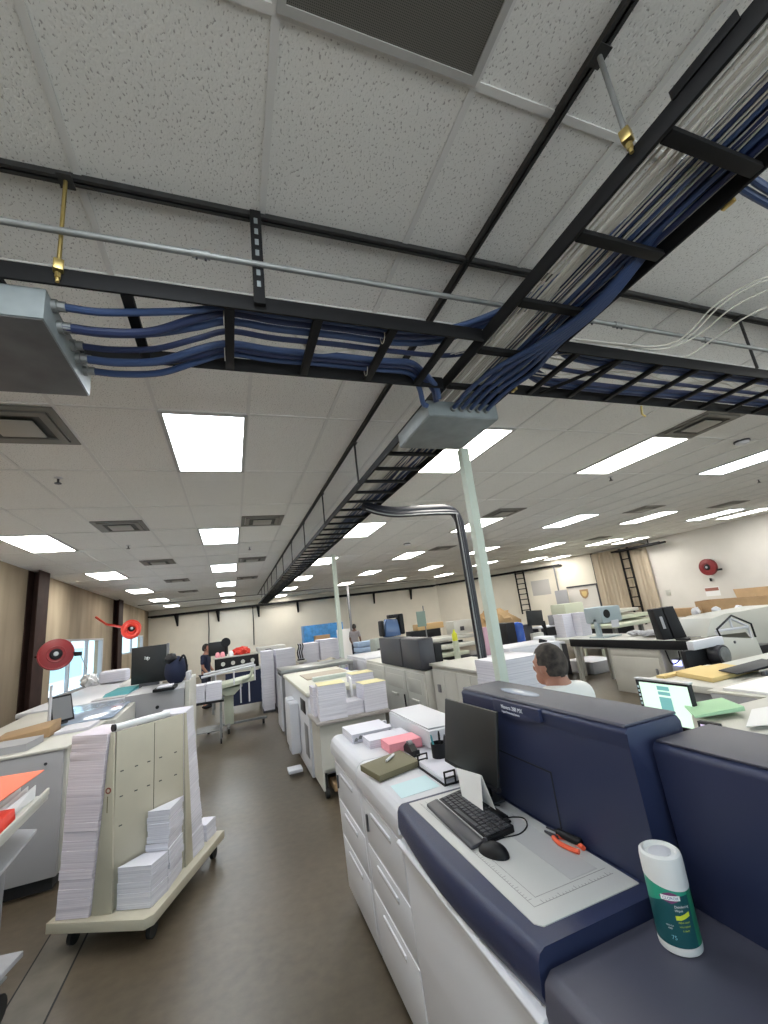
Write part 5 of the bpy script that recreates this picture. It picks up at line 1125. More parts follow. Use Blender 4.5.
# long black bench
t = th('work_bench', 'long bench with a thick black edge running across the right middle distance', 'bench', (7.1, 6.4, 0))
ba = Vector((6.70, 8.25)); bb_ = Vector((6.70, 4.87)); bd_ = (bb_ - ba).normalized(); bn = Vector((-bd_.y, bd_.x))
if bn.x < 0: bn = -bn
def bq(s, o): v = ba + bd_ * s + bn * o; return (v.x, v.y)
BL = (bb_ - ba).length
def bbox(s0, s1, o0, o1, z0, z1, bev=0): return MB().hexa([(*bq(s0, o0), z0), (*bq(s1, o0), z0), (*bq(s1, o1), z0), (*bq(s0, o1), z0), (*bq(s0, o0), z1), (*bq(s1, o0), z1), (*bq(s1, o1), z1), (*bq(s0, o1), z1)], bev)
part(t, 'worktop', bbox(.705, 2.55, .016, 1.0, .88, .92, .003), M_off); part(t, 'worktop', bbox(2.551, BL, .016, .42, .88, .92, .003), M_off); part(t, 'front_edge', bbox(.705, BL, 0, .015, .78, .925, .002), M_blk)
part(t, 'end_section', bbox(-.1, .70, .0, 1.0, .83, .92, .004), M_off)
for s, o2 in ((-.05, .85), (.75, .85), (BL - .1, .3)): part(t, 'leg', bbox(s, s + .07, .03, .10, 0, .829), M_off); part(t, 'leg', bbox(s, s + .07, o2, o2 + .07, 0, .829), M_off)
t = th('base_cabinet', 'white base cabinet with one door under the black edged bench', 'cabinet', (7.0, 6.1, 0))
part(t, 'body', bbox(1.65, 2.72, .05, .70, .0, .775, .004), M_off); part(t, 'door', bbox(1.72, 2.66, .036, .049, .05, .62, .002), M_off)
part(t, 'handle', bbox(2.56, 2.60, .022, .035, .36, .46, .002), M_mgrey); part(t, 'upper_rail', bbox(1.66, 2.71, .04, .0495, .64, .765, .002), M_off)
t = th('computer_tower', 'silver computer tower with glowing lights under the bench', 'computer', (6.95, 5.35, 0))
part(t, 'case', bbox(2.82, 3.04, .1, .6, .0, .62, .006), M_grey); part(t, 'light_strip', bbox(2.86, 3.0, .09, .099, .52, .60), mat('blue_led', (.3, .3, .9), .4, emit=(.35, .4, 1), es=1.5))
t = th('wall_bracket', 'black bent arm bracket under the right end of the bench', 'bracket', (6.80, 5.1, 0))
part(t, 'arm', MB().tube([(*bq(3.10, .08), .86), (*bq(3.2, .1), .4), (*bq(3.16, .1), .03)], .028, 6), M_blk)
solo('black_cable', 'black cables looping under the right end of the bench', 'cable', MB().tube(smooth_path([(*bq(2.80, .06), .76), (*bq(2.88, .03), .56), (*bq(3.02, .04), .62), (*bq(3.04, .05), .76)], 6), .012, 6), M_blk)
solo('laundry_basket', 'white plastic basket on the floor under the bench', 'basket', MB().hexa([(7.75, 8.15, .0), (8.35, 8.15, .0), (8.35, 8.85, .0), (7.75, 8.85, .0), (7.65, 8.05, .29), (8.45, 8.05, .29), (8.45, 8.95, .29), (7.65, 8.95, .29)], .02), M_white)
for x0, y0, l in ((6.98, 7.92, 'left'), (7.27, 7.72, 'right')):
    ream('paper_stack', 'tall lavender white wrapped paper stack on the end of the black bench, ' + l + ' one', x0, x0 + .26, y0, y0 + .30, .9205, 1.42)
t = th('press_head', 'pale blue grey drill press head standing on the bench', 'machine', (7.1, 7.0, .92)); Mpb = mat('blue_grey_enamel', (.36, .43, .46), .45)
part(t, 'column', B(6.96, 7.04, 6.95, 7.05, .9205, 1.30, .01), Mpb); part(t, 'head', B(6.96, 7.50, 6.80, 7.25, 1.20, 1.52, .03), Mpb); part(t, 'opening', MB().cyl((7.10, 6.798, 1.38), (7.10, 6.79, 1.38), .085, n=20), M_blk)
part(t, 'foot', B(6.92, 7.4, 6.82, 7.2, .9205, .945, .004), Mpb)
part(t, 'cover', B(7.16, 7.36, 6.785, 6.799, 1.10, 1.24, .004), M_white)
t = th('computer_case', 'black open computer case standing on the bench', 'computer', (6.95, 5.5, .92))
part(t, 'left_panel', MB().hexa([(6.80, 5.46, .9205), (6.93, 5.38, .9205), (7.0, 5.58, .9205), (6.86, 5.64, .9205), (6.80, 5.52, 1.43), (6.92, 5.44, 1.44), (7.0, 5.60, 1.44), (6.86, 5.68, 1.43)], .005), M_blk)
part(t, 'right_panel', MB().hexa([(6.94, 5.36, .9205), (7.10, 5.26, .9205), (7.14, 5.46, .9205), (7.01, 5.56, .9205), (6.93, 5.43, 1.44), (7.07, 5.34, 1.45), (7.12, 5.50, 1.45), (7.01, 5.58, 1.44)], .005), M_blk)
part(t, 'window', MB().hexa([(6.835, 5.435, 1.10), (6.87, 5.413, 1.10), (6.871, 5.416, 1.10), (6.836, 5.438, 1.10), (6.835, 5.455, 1.30), (6.87, 5.433, 1.30), (6.871, 5.436, 1.30), (6.836, 5.458, 1.30)]), M_grey)
for x, y, l, w, h in ((7.35, 6.45, 'small grey bundle of parts on the middle of the bench', .16, .08), (7.2, 6.0, 'clear plastic wrapped bundle on the bench left of the black computer case', .2, .10)):
    solo('parts_bundle', l, 'parts', MB().ball((x, y, .93 + h * .55), (w, w * .9, h * .6), 3, lambda q: Vector((q.x, q.y, max(q.z, -.8))) * (1 + .3 * noise.noise(q * 4))), M_grey)
solo('open_binder', 'black open binder lying on the right of the bench', 'binder', B(6.76, 7.08, 5.02, 5.22, .9205, .95, .004), M_blk)
# water jug counter (mid distance)
t = th('counter', 'white counter with a water jug beyond the seated person', 'counter', (5.7, 7.6, 0))
part(t, 'body', B(4.9, 6.05, 7.05, 7.9, .0, .93, .006), M_off); part(t, 'top', B(4.85, 6.10, 7.0, 7.95, .931, .965, .004), M_white)
for k in range(2): part(t, 'door', B(4.93 + .56 * k, 5.47 + .56 * k, 7.035, 7.049, .1, .9, .003), M_off)
t = th('water_cooler', 'black water cooler with a blue water jug on the distant counter', 'water cooler', (5.6, 7.5, .965))
part(t, 'housing', B(5.03, 5.24, 7.3, 7.75, .9655, 1.44, .01), M_blk); part(t, 'jug', MB().lathe((5.385, 7.45, .9655), [(.12, 0), (.13, .02), (.13, .25), (.12, .33), (.13, .36), (.12, .43), (.05, .46)], 24), mat('blue_jug', (.03, .09, .38), .15))
solo('paper_bag', 'crumpled brown kraft paper sheets behind the water jug', 'paper', MB().ball((5.55, 8.35, 1.42), (.5, .15, .28), 3, lambda q: Vector((q.x, q.y, max(q.z, -.4))) * (1 + .55 * noise.noise(q * 2.6))), mat('kraft_paper', (.42, .27, .13), .8))
solo('crate', 'tall crate under the crumpled brown paper', 'crate', B(5.3, 6.3, 8.15, 8.6, 0, 1.30, .01), M_dgrey)
t = th('desk', 'pale desk carrying the arm mounted monitor beyond the seated person', 'desk', (6.9, 8.1, 0)); part(t, 'top', B(6.15, 6.68, 7.75, 8.25, .845, .88, .004), M_off)
for x in (6.2, 6.62): part(t, 'leg', B(x - .03, x + .03, 8.15, 8.21, 0, .844), M_off)
t = th('monitor', 'black monitor on a bent desk arm beyond the seated person', 'monitor', (6.27, 8.0, .884), RAD(8))
part(t, 'screen_panel', MB().hexa([(-.20, 0, .40), (.27, 0, .36), (.27, .03, .36), (-.20, .03, .40), (-.18, 0, .72), (.29, 0, .69), (.29, .03, .69), (-.18, .03, .72)], .005), M_scr, local=True)
part(t, 'arm', MB().tube([(.05, .05, .54), (.30, .08, .36), (.36, .05, .22)], .022, 8), M_blk, local=True); part(t, 'post', MB().tube([(.36, .05, -.003), (.34, .05, .45)], .025, 8), M_blk, local=True)
t = th('desktop_unit', 'off-white desktop unit with a dark slot left of the desk arm', 'computer', (6.45, 8.0, .88)); part(t, 'case', B(6.2, 6.5, 8.06, 8.24, .8805, 1.10, .01), M_off); part(t, 'slot', B(6.24, 6.4, 8.052, 8.059, .95, 1.0, .002), M_blk)
solo('white_bundle', 'white wrapped bundle with black straps left of the desktop unit', 'bundle', B(5.82, 6.07, 7.2, 7.6, .9655, 1.08, .03), M_sheet)
t = th('shelf_rack', 'black and white shelf rack behind the monitor arm', 'rack', (7.2, 8.4, 0)); part(t, 'upper_shelf', B(6.6, 7.6, 8.3, 8.7, 1.16, 1.19), M_white); part(t, 'lower_shelf', B(6.6, 7.6, 8.3, 8.7, .9, .93), M_white)
part(t, 'back', B(6.6, 7.6, 8.68, 8.7, .0, 1.159), M_dgrey)
for x in (6.62, 7.56): part(t, 'post', B(x - .02, x + .02, 8.3, 8.34, 0, 1.159), M_off)
solo('picture_frame', 'small grey framed picture on the shelf rack behind the desk arm', 'picture', B(7.0, 7.3, 8.4, 8.43, 1.1905, 1.42, .004), M_mgrey)
# white cabinets right behind the seated person
t = th('filing_cabinet', 'white filing cabinets with two glazed drawers behind the seated person', 'cabinet', (4.4, 5.9, 0))
part(t, 'body', B(3.95, 4.9, 5.75, 6.4, .02, 1.15, .006), M_white)
for k in range(2): part(t, 'drawer', B(4.0 + .46 * k, 4.42 + .46 * k, 5.735, 5.749, .92, 1.12, .003), M_white)
part(t, 'drawer_window', B(4.03, 4.26, 5.728, 5.734, .97, 1.06, .002), M_grey)
solo('stapler', 'small black stapler on top of the white cabinets behind the person', 'stapler', MB().prism([(4.62, 1.1505), (4.75, 1.1505), (4.76, 1.17), (4.64, 1.21)], 'y', 5.85, 5.9, .004), M_blk)
ream('paper_stack', 'broad white paper pile just left of the seated person', 2.14, 2.62, 3.36, 3.7, .801, 1.355)
t = th('small_cabinet', 'low off-white cabinet carrying the broad paper pile', 'cabinet', (2.4, 3.5, 0)); part(t, 'body', B(2.13, 2.68, 3.30, 3.76, .0, .775, .006), M_off); part(t, 'top', B(2.11, 2.70, 3.28, 3.78, .7755, .80), M_off)
solo('mauve_screen', 'upright mauve panel behind the pale green pole', 'panel', B(3.26, 3.46, 5.28, 5.34, 0, 1.54, .01), M_mauve)
t = th('drawer_unit', 'white and pink drawer cabinet between the black loom and the green pole', 'cabinet', (3.4, 5.0, 0)); part(t, 'body', B(3.05, 3.6, 4.6, 5.2, .02, 1.18, .006), M_white); part(t, 'front', B(3.06, 3.59, 4.585, 4.599, .1, 1.1, .003), M_white)
# clutter beyond the second press
t = th('control_desk', 'cluttered machine with black and white beds beyond the second press', 'machine', (4.3, 8.5, 0))
part(t, 'base', B(3.6, 5.2, 8.2, 9.4, .05, .85, .01), M_dgrey)
for i, (x0, x1, y0, z, m) in enumerate([(3.5, 4.6, 8.1, .90, M_pg), (3.7, 4.9, 8.25, 1.04, M_off), (3.9, 5.1, 8.6, 1.18, M_off)]): part(t, 'bed', B(x0, x1, y0, y0 + .8, z, z + .07, .008), m)
part(t, 'control_box', B(4.75, 5.25, 8.9, 9.3, 1.26, 1.55, .01), M_off); part(t, 'socket', B(4.9, 5.0, 8.89, 8.899, 1.33, 1.42), M_dgrey); part(t, 'rail', B(3.7, 4.7, 8.5, 8.56, 1.12, 1.16), M_blk)
solo('spray_bottle', 'yellow bottle standing on the cluttered machine beyond the second press', 'bottle', MB().lathe((4.25, 8.0, 1.2), [(.05, 0), (.055, .02), (.055, .13), (.02, .18), (.02, .22)], 16), mat('yellow_bottle', (.65, .65, .03), .4))
solo('bottle_stand', 'clear grey bottle stand under the yellow bottle', 'stand', MB().lathe((4.25, 8.0, 0), [(.12, 0), (.07, .02), (.06, 1.199)], 16), M_pg)
solo('box', 'black box with white items beyond the second press, left of the kraft box', 'box', B(3.95, 4.75, 9.6, 9.9, 1.22, 1.42, .01), M_blk)
solo('kraft_box', 'tan cardboard box on the black box beyond the second press', 'box', B(4.15, 4.85, 9.6, 9.9, 1.4205, 1.56, .01), mat('tan_card', (.55, .36, .17), .8))
solo('low_cupboard', 'off-white cupboard below the black box beyond the second press', 'cupboard', B(3.9, 4.9, 9.55, 10.0, 0, 1.2195, .01), M_off)
t = th('green_sign', 'small dark green sign on a thin pole beyond the second press', 'sign', (4.1, 9.2, 0)); part(t, 'pole', MB().cyl((4.18, 9.2, .86), (4.18, 9.2, 1.98), .015, n=8), M_mgrey); part(t, 'plate', B(3.98, 4.2, 9.17, 9.19, 1.52, 1.86, .003), mat('sign_green', (.16, .22, .19), .5)); part(t, 'base', B(4.1, 4.25, 9.12, 9.28, .851, .86), M_mgrey)
solo('blue_jacket', 'blue lit glass cover standing on top of the second press', 'cover', MB().prism([(2.05, 1.512), (2.34, 1.512), (2.30, 1.78), (2.12, 1.80)], 'y', 6.45, 6.7, .02).bm and MB().prism([(2.33, 1.512), (2.62, 1.512), (2.58, 1.78), (2.38, 1.80)], 'y', 6.75, 6.9, .02), mat('blue_glass', (.10, .17, .34), .2))
solo('black_headset', 'black bulky handles of the glass cover on the second press', 'handle', MB().box(2.28, 2.325, 6.72, 6.92, 1.53, 1.78, .02).box(2.60, 2.68, 6.72, 6.92, 1.53, 1.86, .02).box(2.44, 2.60, 6.75, 6.9, 1.80, 1.86, .01), M_blk)
# cardboard boxes and bench along right wall
t = th('packing_bench', 'packing bench along the right wall holding flattened cardboard boxes', 'bench', (13.6, 8.2, 0)); part(t, 'top', B(12.9, 14.2, 5.8, 10.4, .72, .77, .005), M_off)
for x, y in ((13, 6), (13, 10.2), (14.1, 6), (14.1, 10.2)): part(t, 'leg', B(x - .04, x + .04, y - .04, y + .04, 0, .72), M_mgrey)
t = th('cardboard_box', 'wide open brown cardboard box on the right wall bench', 'box', (13.6, 8.2, .77))
part(t, 'front_wall', B(13.40, 13.42, 5.9, 9.40, .7705, 1.18), M_card); part(t, 'back_wall', B(14.05, 14.07, 5.9, 9.40, .7705, 1.18), M_card); part(t, 'side_wall', B(13.421, 14.049, 9.38, 9.40, .7705, 1.18), M_card); part(t, 'flap', MB().hexa([(14.08, 6.9, 1.18), (14.10, 6.9, 1.18), (14.10, 8.6, 1.18), (14.08, 8.6, 1.18), (14.18, 6.8, 1.42), (14.2, 6.8, 1.42), (14.2, 8.7, 1.42), (14.18, 8.7, 1.42)]), M_card)
solo('cardboard_box', 'small low brown cardboard box left of the wide open one', 'box', B(13.0, 13.35, 9.2, 10.3, .7705, 1.02, .005), M_card)
for i in range(3): solo('white_figurine', 'small white plastic part on the packing bench, ' + ['left', 'middle', 'right'][i] + ' one', 'part', MB().ball((12.98, 9.15 - .6 * i, .90), (.10, .12, .13), 2, lambda q: q * (1 + .5 * noise.noise(q * 3 + Vector((i, 0, 0))))), M_white)
# bindery machine at right
t = th('bindery_machine', 'large pale bindery machine with a triangular black edged guard frame', 'machine', (6.9, 4.3, 0)); M_bm = mat('machine_cream', (.50, .49, .44), .45)
part(t, 'front_body', MB().prism([(6.38, 1.03), (7.19, .91), (7.25, .56), (7.05, .10), (6.75, .10), (6.60, .50)], 'y', 4.3, 4.7, .008), M_bm)
part(t, 'left_table', B(5.76, 6.37, 4.22, 4.31, .935, 1.045, .006), M_white)
part(t, 'left_pedestal', B(5.72, 6.36, 4.33, 4.40, .0, .925, .01), M_blk)
part(t, 'roller', MB().cyl((6.22, 4.16, .82), (6.22, 4.31, .82), .125, n=26), M_dgrey); part(t, 'roller_face', MB().cyl((6.22, 4.145, .82), (6.22, 4.159, .82), .10, n=26), M_galv)
fr = [(6.45, 1.03), (6.42, 1.13), (6.80, 1.28), (7.17, 1.12), (7.18, .93)]
part(t, 'guard_edge', MB().tube([(x, 4.30, z) for x, z in fr], .014, 8), M_blk)
part(t, 'guard_frame', MB().tube([(x * .93 + 6.80 * .07, 4.34, z - .03) for x, z in fr], .018, 8), M_white)
part(t, 'guard_frame', MB().tube([(6.80, 4.34, 1.24), (6.80, 4.34, 1.10)], .016, 8), M_white); part(t, 'guard_frame', MB().tube([(6.47, 4.34, 1.10), (7.13, 4.34, 1.08)], .018, 8), M_white)
part(t, 'hood', MB().prism([(7.16, .92), (7.42, 1.20), (7.72, 1.225), (9.3, 1.24), (9.3, .60), (8.3, .63), (8.15, .90)], 'y', 5.0, 5.6, .015), M_bm)
part(t, 'rear_body', B(8.3, 9.3, 5.02, 5.58, .05, .595, .01), M_dgrey); part(t, 'arm', B(7.26, 7.7, 4.4, 4.8, .50, .78, .03), M_blk)
part(t, 'screw', MB().cyl((6.70, 4.3, .92), (6.70, 4.29, .92), .02, n=10), M_dgrey)
t = th('roller_bed', 'off-white machine bed with dark rollers at the right photo edge', 'machine', (5.6, 3.6, 0)); part(t, 'body', B(5.35, 7.0, 3.3, 3.9, .0, .80, .01), M_off)
for i in range(4): part(t, 'roller', MB().cyl((5.45 + .35 * i, 3.5, .815), (5.7 + .35 * i, 3.5, .815), .022, n=10), M_blk)
# near right copiers and desk
t = th('copier', 'off-white copier carrying the yellow envelope pile', 'copier', (4.5, 3.15, 0)); part(t, 'body', B(4.02, 5.0, 2.82, 3.55, .0, .84, .01), M_mgrey); part(t, 'lid', B(3.98, 5.02, 2.78, 3.58, .841, .905, .012), M_off)
t = th('envelope_pile', 'pile of yellow kraft envelopes on the copier', 'envelopes', (4.45, 3.2, .906))
part(t, 'envelopes', MB().hexa([(4.15, 2.95, .907), (4.82, 2.95, .907), (4.90, 3.35, .907), (4.28, 3.40, .907), (4.15, 2.95, .95), (4.82, 2.95, .94), (4.90, 3.35, .95), (4.28, 3.40, .955)], .006), M_kraft)
part(t, 'under_box', B(4.12, 4.8, 3.41, 3.5, .907, .93), M_kraft)
solo('black_folder', 'black folder lying half over the yellow envelopes', 'folder', MB().hexa([(4.35, 2.85, .9565), (4.95, 2.80, .9565), (5.0, 3.0, .9565), (4.45, 3.08, .9565), (4.35, 2.85, .965), (4.95, 2.80, .985), (5.0, 3.0, 1.0), (4.45, 3.08, .965)], .003), M_blk)
t = th('laser_printer', 'light grey laser printer with side vents at the right photo edge', 'printer', (4.3, 2.5, 0)); part(t, 'body', MB().prism([(3.90, .55), (3.80, .90), (5.2, .90), (5.2, .55)], 'y', 2.22, 2.76, .01), M_grey); part(t, 'top', B(3.80, 5.22, 2.20, 2.78, .901, .92, .005), M_off)
vt = part(t, 'vent_panel', B(4.0, 4.5, 2.212, 2.2195, .62, .84, .003), M_mgrey)
for i in range(6): part(vt, 'vent_slat', B(4.02, 4.48, 2.206, 2.2115, .64 + .032 * i, .652 + .032 * i), M_grey)
part(t, 'stand', B(3.95, 5.1, 2.25, 2.74, 0, .549), M_dgrey)
solo('paper_sheet', 'white sheets fanned on top of the light grey laser printer', 'paper', B(3.86, 4.6, 2.28, 2.68, .921, .94, .002), M_sheet)
solo('small_phone', 'dark phone and grey tray beside the envelopes', 'phone', B(4.55, 4.9, 2.74, 2.779, .9205, .96, .004), M_dgrey)
t = th('desk', 'desk behind the navy press holding the lit monitor and green folder', 'desk', (3.2, 2.3, 0)); part(t, 'top', B(2.55, 3.75, 1.55, 3.1, .70, .735, .004), M_off)
for x, y in ((2.6, 1.6), (3.7, 1.6), (2.6, 3.05), (3.7, 3.05)): part(t, 'leg', B(x - .03, x + .03, y - .03, y + .03, 0, .70), M_dgrey)
t = th('monitor', 'lit monitor showing a pale green document page behind the navy press', 'monitor', (3.15, 2.6, .735))
part(t, 'bezel', B(3.125, 3.165, 2.41, 2.86, .78, 1.105, .004), M_blk); part(t, 'top_edge', B(3.12, 3.17, 2.405, 2.865, 1.106, 1.12, .003), M_alum)
sc = part(t, 'screen', B(3.120, 3.1245, 2.422, 2.825, .80, 1.09), mat('lit_page', (.5, .7, .55), .4, emit=(.60, .86, .66), es=.27))
M_ic = mat('screen_ink', (.1, .25, .25), .4, emit=(.14, .36, .36), es=.27)
for i, (a, b_) in enumerate([(1.045, 1.075), (1.01, 1.035), (.80, .995)]): part(sc, 'text_block', B(3.1185, 3.1198, 2.57, 2.67, a, b_), M_ic)
for i in range(8): part(sc, 'side_icon', B(3.1185, 3.1198, 2.832 - .0, 2.848, .82 + .032 * i, .838 + .032 * i), M_bluep)
part(t, 'stand', B(3.17, 3.2, 2.55, 2.67, .736, 1.0), M_blk); part(t, 'foot', B(3.08, 3.28, 2.5, 2.72, .7355, .75, .003), M_blk)
t = th('paper_tray', 'off-white machine tray holding the green folder and white paper', 'tray', (3.3, 2.1, .735)); part(t, 'body', MB().hexa([(2.98, 1.95, .736), (3.9, 1.78, .736), (3.95, 2.30, .736), (3.08, 2.42, .736), (2.98, 1.95, .885), (3.9, 1.78, .90), (3.95, 2.30, .93), (3.08, 2.42, .91)], .012), M_off)
solo('green_folder', 'pale green folder lying on the off-white tray', 'folder', MB().hexa([(2.94, 2.28, .935), (3.30, 2.18, .935), (3.45, 2.42, .945), (3.14, 2.50, .945), (2.94, 2.28, .95), (3.30, 2.18, .965), (3.45, 2.42, .965), (3.14, 2.50, .96)], .002), M_green)
solo('paper_sheet', 'white paper lying on the off-white tray right of the green folder', 'paper', MB().hexa([(3.02, 2.02, .915), (3.30, 1.86, .915), (3.65, 2.10, .935), (3.35, 2.17, .935), (3.02, 2.02, .918), (3.30, 1.86, .918), (3.65, 2.10, .938), (3.35, 2.17, .938)]), M_sheet)
solo('badge_reader', 'small black device with a lit lavender screen beside the green folder', 'device', MB().hexa([(2.80, 2.17, .736), (2.84, 2.17, .736), (2.84, 2.05, .736), (2.80, 2.05, .736), (2.83, 2.19, .955), (2.86, 2.19, .955), (2.87, 2.06, .955), (2.84, 2.06, .955)], .003), M_blk)
solo('device_screen', 'lit lavender screen of the small black device', 'screen', MB().hexa([(2.822, 2.165, .895), (2.824, 2.165, .895), (2.828, 2.075, .895), (2.826, 2.075, .895), (2.8265, 2.17, .94), (2.8285, 2.17, .94), (2.8335, 2.075, .94), (2.8315, 2.075, .94)]), mat('lavender_lit', (.6, .5, .7), .4, emit=(.55, .48, .7), es=.3))
solo('teal_spray', 'teal spray bottle standing on the floor beyond the navy press', 'bottle', MB().lathe((4.1, 4.3, 0), [(.06, 0), (.06, .14), (.02, .2), (.025, .27)], 14), mat('teal_plastic', (.02, .20, .22), .4))

# ================================================================== PEOPLE
def skinmesh(joints, edges, sub=2, extra=None, voxel=None, sm=0):
    me = bpy.data.meshes.new('b'); me.from_pydata([j[0] for j in joints], edges, [])
    o = bpy.data.objects.new('b', me); C.objects.link(o)
    sk = o.modifiers.new('s', 'SKIN'); sk.use_smooth_shade = True
    ly = me.skin_vertices[0] if me.skin_vertices else None
    if ly is None:
        bm = bmesh.new(); bm.from_mesh(me); bm.verts.layers.skin.verify(); bm.to_mesh(me); bm.free(); ly = me.skin_vertices[0]
    for i, j in enumerate(joints):
        r = j[1]; ly.data[i].radius = r if isinstance(r, tuple) else (r, r); ly.data[i].use_root = (i == 0)
    ss = o.modifiers.new('u', 'SUBSURF'); ss.levels = sub; ss.render_levels = sub
    dg = bpy.context.evaluated_depsgraph_get(); out = bpy.data.meshes.new_from_object(o.evaluated_get(dg))
    bpy.data.objects.remove(o)
    bm = bmesh.new(); bm.from_mesh(out); bpy.data.meshes.remove(out)
    if extra:
        for fn in extra: fn(bm)
    if voxel:
        me2 = bpy.data.meshes.new('c'); bm.to_mesh(me2); bm.free(); o2 = bpy.data.objects.new('c', me2); C.objects.link(o2)
        rm = o2.modifiers.new('r', 'REMESH'); rm.mode = 'VOXEL'; rm.voxel_size = voxel; rm.use_smooth_shade = True
        if sm: s2 = o2.modifiers.new('m', 'SMOOTH'); s2.iterations = sm; s2.factor = .5
        dg = bpy.context.evaluated_depsgraph_get(); out = bpy.data.meshes.new_from_object(o2.evaluated_get(dg)); bpy.data.objects.remove(o2)
        bm = bmesh.new(); bm.from_mesh(out); bpy.data.meshes.remove(out)
    mb = MB(); mb.bm = bm; return mb
def ellip(c, r, fn=None):
    def f(bm):
        g = bmesh.ops.create_icosphere(bm, subdivisions=3, radius=1)
        for v in g['verts']:
            q = v.co.copy(); q = fn(q) if fn else q
            v.co = Vector((c[0] + q.x * r[0], c[1] + q.y * r[1], c[2] + q.z * r[2]))
    return f
def hand(bm, w, d, up, s=1.):
    """five fingers as thin tapered chains from a palm; w wrist, d direction of fingers, up palm normal"""
    m = MB(); m.bm = bm; d = Vector(d).normalized(); up = Vector(up).normalized(); sd = d.cross(up); w = Vector(w)
    m.tube([w - d * .01, w + d * .03 * s, w + d * .085 * s], [.022 * s, .034 * s, .034 * s], 8)
    for i, L in enumerate((.068, .078, .072, .056)):
        o = w + d * .08 * s + sd * (.027 - .018 * i) * s
        m.tube([o, o + d * L * .5 * s - up * .006 * s, o + d * L * .8 * s - up * .025 * s, o + d * L * .86 * s - up * .045 * s], [.0095 * s, .009 * s, .008 * s, .006 * s], 7)
    o = w + d * .03 * s + sd * .028 * s
    m.tube([o, o + (d * .6 + sd).normalized() * .04 * s, o + (d + sd * .5).normalized() * .075 * s - up * .012], [.012 * s, .0105 * s, .007 * s], 7)
def face_parts(h, s=1.):
    hx, hy, hz = h
    return [ellip((hx, hy, hz), (.076 * s, .097 * s, .118 * s), lambda q: Vector((q.x * (1 - .16 * max(0, -q.z)), q.y * (1 - .10 * max(0, -q.z)), q.z))),
            ellip((hx, hy + .055 * s, hz - .072 * s), (.046 * s, .045 * s, .042 * s)),                       # jaw / chin
            ellip((hx, hy + .100 * s, hz - .012 * s), (.014 * s, .022 * s, .030 * s)),                       # nose
            ellip((hx, hy + .090 * s, hz - .058 * s), (.026 * s, .012 * s, .011 * s)),                       # lips
            ellip((hx, hy + .080 * s, hz + .026 * s), (.052 * s, .020 * s, .012 * s)),                       # brow
            ellip((hx + .078 * s, hy - .004, hz - .012 * s), (.010 * s, .022 * s, .032 * s)), ellip((hx - .078 * s, hy - .004, hz - .012 * s), (.010 * s, .022 * s, .032 * s))]
